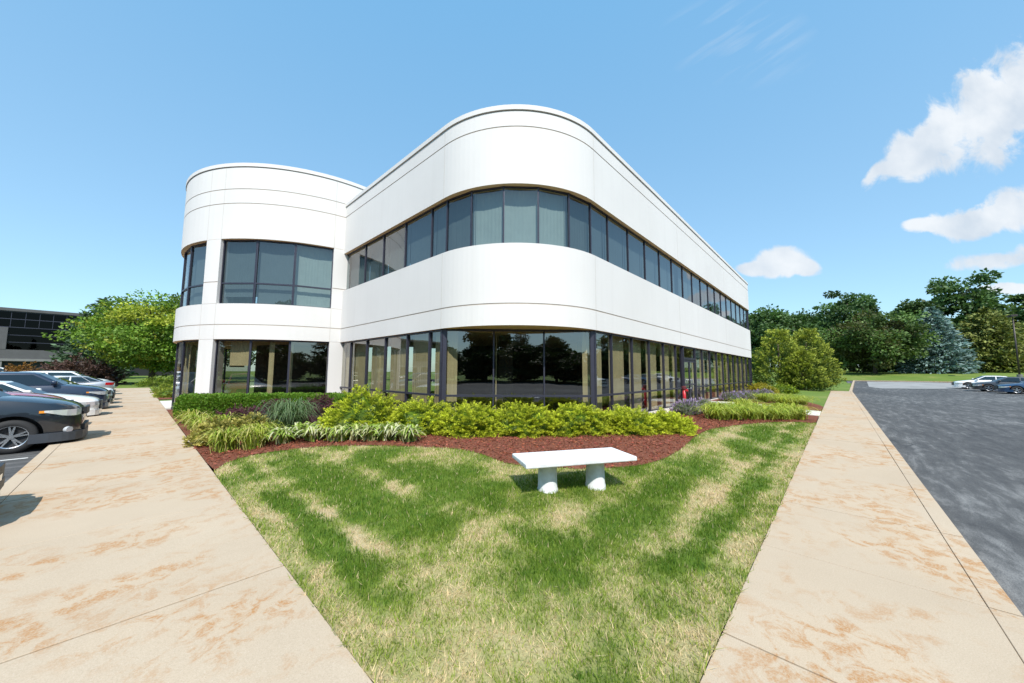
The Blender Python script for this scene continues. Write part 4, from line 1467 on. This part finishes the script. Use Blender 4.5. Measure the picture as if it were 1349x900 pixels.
# ------------------------------------------------------------------ grass blades
def grass():
    global RNG
    RNG = np.random.default_rng(3)
    P = []
    for (x0, x1, y0, y1, dens) in [(1.0, 3.4, .66, 3.4, 5200), (3.4, 6.2, .66, 3.4, 3300), (1.0, 4.5, 3.4, 6.0, 2600), (1.0, 4.0, 6.0, 8.8, 1500), (4.5, 5.6, 3.4, 4.2, 1500), (6.2, 9.5, .66, 3.0, 1500), (9.5, 16.2, .66, 3.0, 650)]:
        n = int((x1 - x0) * (y1 - y0) * dens)
        q = np.c_[RNG.uniform(x0 - (.03 if x0 == 1.0 else 0), x1, n), RNG.uniform(y0 - (.03 if y0 == .66 else 0), y1, n)]
        jx = q + np.abs(RNG.normal(size=q.shape)) * .012
        P.append(q[poly_np(LAWN, jx)])
    P = np.concatenate(P)
    n = len(P)
    # dryness on a lattice, then read per blade
    gx_, gy_ = np.arange(.9, 16.5, .05), np.arange(.5, 9.0, .05)
    D = np.array([[dryness(x, y) for x in gx_] for y in gy_])
    d = D[((P[:, 1] - .5) / .05).astype(int), ((P[:, 0] - .9) / .05).astype(int)]
    z = np.array([gz(x, y) for x, y in P])
    dist = np.hypot(P[:, 0], P[:, 1])
    edge = np.clip(1 - np.minimum(P[:, 0] - 1.0, P[:, 1] - .66) / .05, 0, 1)
    H = (.030 + .030 * RNG.random(n)) * (1.15 - .45 * d) * (1 + .5 * edge)
    H *= np.where(RNG.random(n) < .02, 1.7, 1.0)
    W = .0035 + .0011 * dist
    a = RNG.random(n) * 2 * np.pi
    ln = np.abs(RNG.normal(size=n)) * .55 + d * .35
    b_ = RNG.random(n) * 2 * np.pi
    base = np.c_[P, z - .004]
    px, py = np.cos(b_) * W * .5, np.sin(b_) * W * .5
    tip = base + np.c_[np.cos(a) * ln * H, np.sin(a) * ln * H, H * (1 - .25 * ln.clip(0, 1.5))]
    V = np.stack([base + np.c_[px, py, 0 * px], base - np.c_[px, py, 0 * px], tip], 1).reshape(-1, 3)
    dryb = RNG.random(n) < np.clip((d - .5) * 1.7 + .5, .03, .97)
    r_ = RNG.random((n, 1))
    q = np.clip(.55 * r_ + 1.5 * d[:, None], 0, 1)
    g = GREEN * (1 - q) + GREEN2 * q
    s = STRAW * RNG.uniform(.75, 1.25, (n, 1)) * np.array([1, 1, 1])
    c = np.where(dryb[:, None], s, g * RNG.uniform(.75, 1.25, (n, 1)))
    me = bpy.data.meshes.new('grass')
    me.vertices.add(3 * n)
    me.vertices.foreach_set('co', V.astype(np.float32).ravel())
    me.loops.add(3 * n)
    me.loops.foreach_set('vertex_index', np.arange(3 * n, dtype=np.int32))
    me.polygons.add(n)
    me.polygons.foreach_set('loop_start', np.arange(0, 3 * n, 3, dtype=np.int32))
    me.update(calc_edges=True)
    set_tint(me, np.repeat(c, 3, axis=0))
    tag(link('grass', me, M['blade']), kind='stuff')


grass()


def chips():
    """loose bark chips on the bed"""
    global RNG
    RNG = np.random.default_rng(8)
    q = np.c_[RNG.uniform(1.0, 16, 60000), RNG.uniform(1.2, 12, 60000)]
    q = q[poly_np(BED, q)]
    q = q[(q[:, 0] + q[:, 1] < 13.6) | (q[:, 0] > 9)]
    n = len(q)
    z = np.array([gz(x, y) for x, y in q]) + RNG.uniform(.012, .03, n)
    A = RNG.normal(size=(n, 3)) * np.array([1, 1, .25])
    tag(leaf_mesh('mulch_chips', np.c_[q, z], A, RNG.uniform(.03, .075, n), .4, jitter_cols((.26, .085, .05), n, .35, .1), M['needle']), kind='stuff')


chips()

# ------------------------------------------------------------------ bench, red post, fixtures
bench = empty('stone_bench', (4.11, 2.68, gz(4.11, 2.68)), math.atan2(-.84, 1.41))
tag(bench, 'white cast stone bench on two round legs at the mulch edge', 'bench')
bb = MB()
bb.box(-.78, .78, -.30, .31, .378, .435)
bb.build('seat', M['bench'], bench, bevel=.012)
for x in (-.375, .33):
    bb = MB()
    n = 28
    prof = [(.138, -.03), (.138, .02), (.128, .05), (.122, .30), (.130, .34), (.134, .3785)]
    vs = [(x + r_ * math.cos(2 * math.pi * k / n), .02 + r_ * math.sin(2 * math.pi * k / n), z) for (r_, z) in prof for k in range(n)]
    fs = [(i * n + k, i * n + (k + 1) % n, (i + 1) * n + (k + 1) % n, (i + 1) * n + k) for i in range(len(prof) - 1) for k in range(n)]
    bb.add(vs, fs)
    bb.add([(x + .134 * math.cos(2 * math.pi * k / n), .02 + .134 * math.sin(2 * math.pi * k / n), .377) for k in range(n)], [tuple(range(n))])
    lg = bb.build('leg', M['bench'], bench)
    lg.data.polygons.foreach_set('use_smooth', [len(p.vertices) == 4 for p in lg.data.polygons])

post = tag(empty('standpipe', (15.0, 4.55, .2)), 'red standpipe with a dark cap beside the entrance', 'standpipe')
bb = MB()
bb.tube([(0, 0, -.1), (-.02, 0, .45), (-.05, 0, .84)], [.062, .06, .06], 14)
bb.build('pipe', M['red'], post, True)
bb = MB()
bb.tube([(-.05, 0, .84), (-.05, 0, .86), (-.05, 0, .95), (-.05, 0, .97)], [.085, .09, .09, .06], 14)
bb.build('cap', m_plain('dark_red_cap', (.12, .02, .025), .5), post)
bb = MB()
bb.tube([(-.05, 0, .78), (-.05, -.14, .80)], [.045, .05], 12)
bb.build('outlet', M['red'], post)
bb = MB()
bb.tube([(-.012, 0, .25), (-.014, 0, .28)], .075, 14)
bb.build('collar', M['red'], post)

wl = tag(empty('wall_light', (*tp(-97.9, .0), .62)), 'small grey box light low on the white column at the inner corner', 'wall light')
wl.rotation_euler = (0, 0, R(-97.9 + 90))
bb = MB()
bb.box(-.13, .13, -.12, .02, -.13, .13)
bb.build('housing', M['metal_grey'], wl, bevel=.015)
bb = MB()
bb.box(-.09, .09, -.128, -.118, -.09, .06)
bb.build('lens', M['lamp_glass'], wl)

lamp = tag(empty('lamp_post', (89.3, -19.6, 1.0)), 'dark lamp post with a flat box head at the right edge', 'lamp post')
bb = MB()
bb.tube([(0, 0, -.3), (0, 0, 9.3)], [.11, .08], 10)
bb.build('pole', M['lamp_bronze'], lamp, True)
bb = MB()
bb.tube([(0, 0, -.3), (0, 0, .7)], [.28, .28], 14)
bb.build('base', M['grey_light'], lamp)
bb = MB()
bb.tube([(0, 0, 9.25), (-.7, .7, 9.35)], .05, 8)
bb.build('arm', M['lamp_bronze'], lamp)
bb = MB()
bb.box(-.85, .85, -.3, .3, 9.28, 9.55)
hd = bb.build('head', M['lamp_bronze'], lamp, bevel=.04)
bb = MB()
bb.box(-.72, .72, -.22, .22, 9.25, 9.285)
bb.build('lens', M['lamp_glass'], hd)

# ------------------------------------------------------------------ dark glass office block far left
fb = tag(empty('glass_office_block', (-20, 105, 0)), 'long low office block of black glass and grey concrete behind the parked cars', 'building')
bb = MB()
bb.box(-60, 30, .6, 30, 0, 11.9)
bb.build('wall', M['far_dark'], fb)
bb = MB()
bb.box(-60.2, 30.2, -.05, 30.2, 11.9, 12.4)
bb.build('roof_edge', M['grey_concrete'], fb)
bb = MB()
bb.box(-60, 30, .0, .6, 3.6, 5.15)
bb.build('spandrel', M['grey_concrete'], fb)
bb = MB()
bb.box(-60, 30, -.1, .58, 3.15, 3.58)
bb.build('ledge', M['grey_light'], fb)
for k in range(6):
    bb = MB()
    x = -63 + k * 15.3
    bb.box(max(x, -60), x + 6.2, -.04, .59, 5.155, 9.0)
    bb.build('pier', M['grey_concrete'], fb)
for k in range(7):
    bb = MB()
    x = -59.6 + k * 12.4
    bb.box(x, x + 1.8, -.02, .59, -.2, 3.145)
    bb.build('pier', M['grey_light'], fb)
bb = MB()
bb.box(-60, 30, .30, .34, 9.0, 11.9)
bb.build('ribbon_window', M['glass_dark'], fb)
for k in range(5):
    bb = MB()
    x = -56.8 + k * 15.3
    bb.box(x, x + 9.1, .36, .40, 5.16, 9.0)
    bb.build('window', M['glass_dark'], fb)
bb = MB()
for z in (9.0, 10.45, 11.75):
    bb.box(-60, 30, .2, .299, z, z + .12)
for z in (6.4, 7.65):
    bb.box(-60, 30, .24, .357, z, z + .10)
for k in range(61):
    bb.box(-60 + k * 1.5, -59.94 + k * 1.5, .21, .295, 9.13, 11.74)
bb.build('mullions', M['mullion'], fb)


# ------------------------------------------------------------------ cars
def lerp_st(st, x):
    for a, b_ in zip(st[:-1], st[1:]):
        if a[0] <= x <= b_[0]:
            t = (x - a[0]) / (b_[0] - a[0])
            t2 = t
            return [p + (q - p) * t2 for p, q in zip(a, b_)]
    return list(st[-1])


# distance from the nose, underside, top of the lower body, half width
SEDAN = dict(L=4.75, st=[(0, .34, .60, .50), (.04, .25, .68, .62), (.12, .21, .73, .72), (.3, .20, .78, .82), (.6, .20, .84, .89), (1.0, .20, .90, .91), (1.45, .20, .96, .92), (2.5, .20, .95, .92), (3.5, .20, .97, .92), (4.2, .22, 1.03, .88), (4.55, .28, 1.02, .80), (4.70, .36, .96, .70), (4.75, .42, .86, .60)],
             gh=(1.30, 2.15, 3.45, 4.25), zr=1.44, wheels=(.92, 3.72), wr=.335, hood=.05)
SUV = dict(L=4.8, st=[(0, .38, .70, .50), (.04, .28, .84, .63), (.12, .23, .93, .74), (.25, .21, 1.00, .82), (.45, .21, 1.06, .88), (.75, .22, 1.12, .91), (1.1, .22, 1.17, .92), (1.4, .22, 1.20, .93), (2.5, .22, 1.18, .93), (3.6, .22, 1.20, .93), (4.3, .26, 1.22, .91), (4.65, .34, 1.18, .86), (4.76, .40, 1.06, .78), (4.8, .46, .96, .70)],
           gh=(1.20, 2.0, 4.35, 4.72), zr=1.72, wheels=(.95, 3.75), wr=.36, hood=.05)
TRUCK = dict(L=5.4, st=[(0, .50, 1.02, .70), (.03, .44, 1.10, .80), (.10, .40, 1.16, .88), (.3, .38, 1.20, .93), (.7, .38, 1.22, .95), (1.3, .38, 1.24, .95), (3.0, .38, 1.22, .95), (4.6, .40, 1.24, .95), (5.2, .44, 1.20, .92), (5.35, .5, 1.1, .86), (5.4, .55, 1.0, .8)],
             gh=(1.25, 1.95, 4.6, 5.2), zr=1.88, wheels=(.98, 4.2), wr=.39, hood=.04)


def cyl_y(bb, x, y0, y1, z, r0, n=24, r1=None, mi=0):
    r1 = r1 if r1 is not None else r0
    vs = [(x + r0 * math.cos(2 * math.pi * k / n), y0, z + r0 * math.sin(2 * math.pi * k / n)) for k in range(n)] + \
         [(x + r1 * math.cos(2 * math.pi * k / n), y1, z + r1 * math.sin(2 * math.pi * k / n)) for k in range(n)]
    bb.add(vs, [tuple(range(n)), tuple(range(2 * n - 1, n - 1, -1))] + [(k, n + k, n + (k + 1) % n, (k + 1) % n) for k in range(n)], mi)


def strip(bb, pts, z0, z1, off, thick, taper=None):
    """a slab that follows the plan outline pts (x, y), set off outward"""
    P = [Vector((p[0], p[1], 0)) for p in pts]
    vs = []
    for i, p in enumerate(P):
        d = (P[min(i + 1, len(P) - 1)] - P[max(i - 1, 0)]).normalized()
        nr = Vector((d.y, -d.x, 0))
        f = 1 if taper is None else taper[i]
        zc = z1
        za = zc - (z1 - z0) * f
        for o, z in ((off, za), (off, zc), (off - thick, zc), (off - thick, za)):
            q = p + nr * o
            vs.append((q.x, q.y, z))
    n = len(P)
    fs = [(4 * i + j, 4 * i + (j + 1) % 4, 4 * (i + 1) + (j + 1) % 4, 4 * (i + 1) + j) for i in range(n - 1) for j in range(4)]
    fs += [(0, 1, 2, 3), tuple(4 * (n - 1) + j for j in (3, 2, 1, 0))]
    bb.add(vs, fs)


def make_car(spec, paint, lower=None, chrome_bumper=False, spokes=5, seed=0):
    """local frame: nose at x = 0, tail at x = -L, z = 0 on the ground; returns the Empty"""
    root = empty('parked_car', (0, 0, 0))
    st, L_ = spec['st'], spec['L']
    xs_ = [0, .02, .05, .09, .14, .2, .3, .42, .56, .75, 1.0, 1.25, 1.5, 1.9, 2.4, 2.9, 3.4, 3.8, 4.1] + [L_ - .5, L_ - .35, L_ - .22, L_ - .12, L_ - .05, L_]
    xs_ = sorted(set(x for x in xs_ if x <= L_))
    vs, rings = [], []
    for x in xs_:
        _, zl, zh, w = lerp_st(st, x)
        hgt = zh - zl
        cr = spec['hood']
        half = [(0, zl), (w * .80, zl), (w * .95, zl + .05), (w * .985, zl + hgt * .28), (w, zl + hgt * .50), (w * .985, zl + hgt * .72), (w * .955, zl + hgt * .86), (w * .90, zh - .03), (w * .80, zh + .002), (w * .45, zh + cr * .8), (0, zh + cr)]
        ring = half + [(-y, z) for (y, z) in half[-2:0:-1]]
        rings.append(len(ring))
        vs += [(-x, y, z) for (y, z) in ring]
    m = rings[0]
    fs = [(i * m + j, (i + 1) * m + j, (i + 1) * m + (j + 1) % m, i * m + (j + 1) % m) for i in range(len(xs_) - 1) for j in range(m)]
    fs += [tuple(range(m)), tuple((len(xs_) - 1) * m + j for j in range(m - 1, -1, -1))]
    bb = MB()
    bb.add(vs, fs)
    body = bb.build('body', [paint, M['black']], root, True)
    # wheel openings
    wr, wz = spec['wr'], spec['wr']
    for xw in spec['wheels']:
        for s in (1, -1):
            cb = MB()
            cyl_y(cb, -xw, s * .55, s * 1.2, wz + .02, wr + .065, 28)
            cut = cb.build('cutter', M['black'])
            md = body.modifiers.new('b', 'BOOLEAN')
            md.object = cut
            md.operation = 'DIFFERENCE'
            md.solver = 'EXACT'
            dg = bpy.context.evaluated_depsgraph_get()
            nm = bpy.data.meshes.new_from_object(body.evaluated_get(dg))
            body.modifiers.clear()
            old = body.data
            body.data = nm
            bpy.data.meshes.remove(old)
            cm = cut.data
            bpy.data.objects.remove(cut)
            bpy.data.meshes.remove(cm)
    nm = body.data
    nm.name = 'body'
    nm.materials.clear()
    nm.materials.append(paint)
    nm.materials.append(M['black'])
    for p in nm.polygons:
        p.material_index = 0
        p.use_smooth = True
        c = p.center
        for xw in spec['wheels']:
            if math.hypot(c.x + xw, c.z - wz - .02) < wr + .064 and abs(c.y) < max(.915, 0) and abs(c.y) > .5:
                p.material_index = 1
                p.use_smooth = False
    try:
        nm.set_sharp_from_angle(angle=R(38))
    except Exception:
        pass
    # greenhouse
    xa, xb, xc, xd = spec['gh']
    zr = spec['zr']

    def belt(x): return lerp_st(st, x)
    wb, wt = belt(2.3)[3] * .885, belt(2.3)[3] * .68
    zb0, zb1 = belt(xa)[2] - .02, belt(xd)[2] - .02
    B = [(-xa + .16, 0, zb0), (-xa, wb * .93, zb0), (-(xa + xd) / 2, wb, (zb0 + zb1) / 2), (-xd, wb * .93, zb1), (-xd - .08, 0, zb1), (-xd, -wb * .93, zb1), (-(xa + xd) / 2, -wb, (zb0 + zb1) / 2), (-xa, -wb * .93, zb0)]
    Tt = [(-xb + .10, 0, zr - .015), (-xb, wt * .95, zr - .04), (-(xb + xc) / 2, wt, zr - .03), (-xc, wt * .95, zr - .06), (-xc - .06, 0, zr - .035), (-xc, -wt * .95, zr - .06), (-(xb + xc) / 2, -wt, zr - .03), (-xb, -wt * .95, zr - .04)]
    cen = [(-xb - .3, 0, zr + .01), (-(xb + xc) / 2, 0, zr + .015), (-xc + .25, 0, zr - .01)]
    bb = MB()
    fs = [(i, (i + 1) % 8, 8 + (i + 1) % 8, 8 + i) for i in range(8)]
    fs += [(8, 9, 16), (9, 10, 17, 16), (10, 11, 18, 17), (11, 12, 18), (12, 13, 18), (13, 14, 17, 18), (14, 15, 16, 17), (15, 8, 16), tuple(range(7, -1, -1))]
    bb.add(B + Tt + cen, fs)
    cabin = bb.build('cabin', paint, root, True, bevel=.05, seg=3)
    try:
        cabin.data.set_sharp_from_angle(angle=R(35))
    except Exception:
        pass

    def quad_pt(a, b_, c, d, u_, v_):
        a, b_, c, d = map(Vector, (a, b_, c, d))
        return a.lerp(b_, u_).lerp(d.lerp(c, u_), v_)

    def glass(name, corners, u0, u1, v0, v1, off=.012, sk0=0, sk1=0):
        pts = [quad_pt(*corners, u0, v0), quad_pt(*corners, u1, v0), quad_pt(*corners, u1 - sk1, v1), quad_pt(*corners, u0 + sk0, v1)]
        nr = (pts[1] - pts[0]).cross(pts[3] - pts[0]).normalized()
        mid = sum(pts, Vector()) / 4
        if nr.dot(mid - Vector((-(xb + xc) / 2, 0, zr - .4))) < 0: nr = -nr
        bb = MB()
        o = [p + nr * off for p in pts]
        i = [p + nr * (off - .02) for p in pts]
        bb.add([tuple(p) for p in o + i], [(0, 1, 2, 3), (7, 6, 5, 4), (0, 4, 5, 1), (1, 5, 6, 2), (2, 6, 7, 3), (3, 7, 4, 0)])
        return bb.build(name, M['car_glass'], root)
    # windscreen and rear window: two halves meeting at the centre line, one mesh each
    for nm_, i0, i1, i2, vv in (('windscreen', 1, 0, 7, (.10, .92)), ('rear_window', 3, 4, 5, (.16, .90))):
        q1 = (B[i0], B[i1], Tt[i1], Tt[i0])
        q2 = (B[i1], B[i2], Tt[i2], Tt[i1])
        bb = MB()
        row = [[quad_pt(*q1, .10, v_), quad_pt(*q1, .55, v_), quad_pt(*q1, 1.0, v_), quad_pt(*q2, .45, v_), quad_pt(*q2, .90, v_)] for v_ in vv]
        out = Vector((1 if i1 == 0 else -1, 0, .6)).normalized() * .014
        P = [p + out for r_ in row for p in r_]
        P2 = [p - out * .6 for r_ in row for p in r_]
        bb.add([tuple(p) for p in P + P2], [(k, k + 1, k + 6, k + 5) for k in range(4)] + [(10 + k + 5, 10 + k + 6, 10 + k + 1, 10 + k) for k in range(4)] +
               [(0, 5, 15, 10), (4, 14, 19, 9)] + [(k, 10 + k, 11 + k, k + 1) for k in range(4)] + [(5 + k, 6 + k, 16 + k, 15 + k) for k in range(4)])
        bb.build(nm_, M['car_glass'], root)
    for (i0, i1, i2) in ((1, 2, 3), (7, 6, 5)):
        q1 = (B[i0], B[i1], Tt[i1], Tt[i0])
        q2 = (B[i1], B[i2], Tt[i2], Tt[i1])
        glass('side_window', q1, .10, .97, .10, .86, sk0=.02)
        glass('side_window', q2, .04, .60 if L_ < 4.78 else .50, .10, .86)
        glass('quarter_window', q2, .64 if L_ < 4.78 else .56, .93, .12, .84, sk1=.05)
    # nose pieces follow the plan outline
    def outl(x0, x1, s, n=8, k=.975):
        xs2 = [x0 + (x1 - x0) * (i / (n - 1)) ** 1.0 for i in range(n)]
        return [(-x, s * lerp_st(st, x)[3] * k) for x in xs2]
    z_h = lerp_st(st, .3)[2]
    for s in (1, -1):
        pts = outl(.55, .06, s, 9)
        if s < 0: pts = pts[::-1]
        tp_ = [.30, .42, .56, .70, .85, .95, 1, 1, .9]
        bb = MB()
        strip(bb, pts, z_h - .265, z_h - .12, .012, .05, tp_ if s > 0 else tp_[::-1])
        hl = bb.build('headlight', M['lens'], root)
        pts = outl(.62, .50, s, 3)
        if s < 0: pts = pts[::-1]
        bb = MB()
        strip(bb, pts, z_h - .175, z_h - .123, .014, .05)
        bb.build('turn_signal', M['amber'], hl)
        pts = outl(.36, .16, s, 4)
        if s < 0: pts = pts[::-1]
        bb = MB()
        strip(bb, pts, z_h - .225, z_h - .15, .018, .02)
        bb.build('lamp_bowl', M['black'], hl)
        # tail light
        pts = outl(L_ - .42, L_ - .03, s, 7)
        if s > 0: pts = pts[::-1]
        zt = lerp_st(st, L_ - .3)[2]
        bb = MB()
        strip(bb, pts[::-1] if False else pts[::-1], zt - .24, zt - .06, -.012 if False else .012, .05)
        bb.build('tail_light', M['tail'], root)
        # mirror
        bb = MB()
        xm, ym, zm = -xa - .28, s * (wb + .10), belt(xa)[2] + .10
        bb.box(xm - .07, xm + .09, ym - .10, ym + .11, zm - .07, zm + .09)
        bb.build('mirror', paint if lower is None else M['black'], root, True, bevel=.045)
    zl = lerp_st(st, .5)[1]
    low = lower or paint
    pl_ = outl(.72, .02, 1, 9, 1.0) + [(.012, .25), (.012, -.25)] + outl(.02, .72, -1, 9, 1.0)
    bb = MB()
    if chrome_bumper:
        strip(bb, pl_, zl + .10, zl + .38, .06, .10)
        bb.build('bumper', M['chrome'], root)
    else:
        strip(bb, pl_, zl - .03, zl + .17, .016, .06)
        bb.build('bumper', low, root)
    gp = outl(.06, .01, 1, 3, .74) + outl(.01, .06, -1, 3, .74)
    bb = MB()
    strip(bb, [(.002, .42), (.012, .2), (.012, -.2), (.002, -.42)], z_h - .27, z_h - .10, .012, .05)
    gr = bb.build('grille', M['black'], root)
    bb = MB()
    strip(bb, [(.0, .40), (.012, .2), (.012, -.2), (.0, -.40)], z_h - .195, z_h - .172, .022, .03)
    bb.build('grille_bar', M['chrome'], gr)
    bb = MB()
    strip(bb, [(.0, .50), (.016, .2), (.016, -.2), (.0, -.50)], zl + .19, zl + .30, .010, .05)
    bb.build('air_intake', M['black'], root)
    if lower:
        for s in (1, -1):
            bb = MB()
            xs2 = [spec['wheels'][0] + wr + .07, spec['wheels'][1] - wr - .07]
            pts = [(-x, s * lerp_st(st, x)[3]) for x in (xs2 if s > 0 else xs2[::-1])]
            strip(bb, pts, zl - .02, zl + .16, .012, .06)
            bb.build('sill', lower, root)
    for s in (1, -1):
        if lower:
            bb = MB()
            px, py = -.20, s * lerp_st(st, .20)[3] * .985
            bb.tube([(px - .02, py - s * .03, zl + .22), (px + .035, py + s * .028, zl + .22)], [.075, .065], 16)
            bb.build('fog_light', M['lens'], root)
    # wheels
    for xw in spec['wheels']:
        for s in (1, -1):
            yo = lerp_st(st, xw)[3] * .985
            wh = empty('wheel', (-xw, s * yo, wz))
            wh.parent = root
            bb = MB()
            n = 36
            prof = [(wr * .66, 0), (wr * .70, .012), (wr * .93, .004), (wr, -.03), (wr, -.18), (wr * .93, -.21), (wr * .66, -.21)]
            vs = [(r_ * math.cos(2 * math.pi * k / n), s * o, r_ * math.sin(2 * math.pi * k / n)) for r_, o in prof for k in range(n)]
            bb.add(vs, [(i * n + k, i * n + (k + 1) % n, (i + 1) * n + (k + 1) % n, (i + 1) * n + k) for i in range(len(prof) - 1) for k in range(n)])
            ty = bb.build('tyre', M['rubber'], wh, True)
            bb = MB()
            rr = wr * .67
            prof = [(rr, 0.0), (rr * .93, -.008), (rr * .90, -.05), (rr * .3, -.075), (.001, -.075)]
            vs = [(r_ * math.cos(2 * math.pi * k / n), s * o, r_ * math.sin(2 * math.pi * k / n)) for r_, o in prof for k in range(n)]
            bb.add(vs, [(i * n + k, i * n + (k + 1) % n, (i + 1) * n + (k + 1) % n, (i + 1) * n + k) for i in range(1) for k in range(n)], 0)
            bb.add(vs, [(i * n + k, i * n + (k + 1) % n, (i + 1) * n + (k + 1) % n, (i + 1) * n + k) for i in range(1, len(prof) - 1) for k in range(n)], 1)
            for q in range(spokes):
                for dv in (-.16, .16):
                    a = 2 * math.pi * q / spokes + .3
                    c0, c1 = a + dv * .4, a + dv
                    w0, w1 = .042, .024
                    P = []
                    for (r_, aa, ww, o) in ((rr * .12, c0, w0, -.012), (rr * .95, c1, w1, -.016)):
                        ex, ez = math.cos(aa), math.sin(aa)
                        for sg in (-1, 1):
                            P.append((ex * r_ - ez * ww * .5 * sg, s * o, ez * r_ + ex * ww * .5 * sg))
                            P.append((ex * r_ - ez * ww * .5 * sg, s * (o - .04), ez * r_ + ex * ww * .5 * sg))
                    bb.add(P, [(0, 2, 6, 4), (1, 5, 7, 3), (0, 4, 5, 1), (2, 3, 7, 6), (4, 6, 7, 5), (0, 1, 3, 2)], 0)
            cyl_y(bb, 0, s * -.05, s * -.002, 0, rr * .2, 16)
            bb.build('rim', [M['alloy'], M['black']], wh)
    return root


def park(car, loc, rz, label, group):
    car.location = loc
    car.rotation_euler = (0, 0, rz)
    tag(car, label, 'car', group)
    return car


P_BLACK = m_paint('black_car_paint', (.008, .011, .017))
P_NAVY = m_paint('navy_car_paint', (.012, .022, .05))
P_WHITE = m_paint('white_car_paint', (.78, .78, .77))
P_RED = m_paint('red_car_paint', (.42, .012, .022))
P_SILVER = m_paint('silver_car_paint', (.42, .43, .45), .6)
P_GOLD = m_paint('beige_car_paint', (.36, .29, .20), .5)
P_CHAR = m_paint('charcoal_car_paint', (.03, .032, .036))
P_BLUE = m_paint('blue_car_paint', (.01, .045, .11))
G_L, G_R = 'cars parked along the left walk', 'cars parked across the right car park'
LZ = -.12
park(make_car(SEDAN, P_GOLD, None, True), (-1.06, 7.15, LZ), 0, 'beige car with a chrome bumper at the left edge, only its front corner visible', G_L)
park(make_car(SUV, P_BLACK, M['cladding']), (-.80, 14.05, LZ), 0, 'black wagon with grey lower cladding and alloy wheels nearest the walk on the left', G_L)
red = park(make_car(SUV, P_RED), (-1.3, 17.1, LZ), 0, 'red car mostly hidden behind the black wagon', G_L)
red.scale = (1, 1, .98)
white_car = park(make_car(SEDAN, P_WHITE), (-.85, 20.8, LZ), 0, 'nearest white saloon, between the red car and the dark blue one', G_L)
park(make_car(SUV, P_NAVY), (-.75, 24.2, LZ), 0, 'dark blue tall car behind the white saloon', G_L)
char_car = park(make_car(SEDAN, P_CHAR), (-.72, 27.6, LZ), 0, 'charcoal car just beyond the dark blue tall car', G_L)
c = copy_tree(white_car)
park(c, (-.78, 30.8, LZ), 0, 'second white saloon, between the charcoal car and the silver saloon', G_L)
silver = park(make_car(SEDAN, P_SILVER), (-.95 - 4.75, 37.6, LZ), math.pi, 'silver saloon backed in with a red tail light over the walk', G_L)
suv_w = park(make_car(SUV, P_WHITE), (-1.2, 42.0, LZ), 0, 'white tall car at the far end of the left row', G_L)
blue = park(make_car(SEDAN, P_BLUE), (54.4, -10.6, lot_z(54.4, 0)), R(90), 'blue car cut by the right edge of the picture', G_R)
charR = copy_tree(char_car)
park(charR, (57.6, -9.7, lot_z(57.6, 0)), R(90), 'dark grey car between the blue and the white one on the right', G_R)
w = copy_tree(white_car)
park(w, (62.5, -9.3, lot_z(62.5, 0)), R(90), 'white saloon farthest left in the right row', G_R)
for i, (x, s_, lab) in enumerate([(38.0, suv_w, 'white tall car in the right row, mirrored in the glass'), (35.2, silver, 'silver saloon in the right row, mirrored in the glass'), (30.0, white_car, 'white saloon in the right row, mirrored in the glass')]):
    o = copy_tree(s_)
    park(o, (x, -9.8, LZ), R(90), lab, G_R)
for i, (x, y, s_, lab) in enumerate([(-15.5, 84.0, silver, 'silver car parked far off by the black glass block'), (-10.2, 82.0, suv_w, 'white tall car parked far off by the rusty shrub')]):
    o = copy_tree(s_)
    park(o, (x, y, .25), R(0), lab, 'cars before the dark office block')
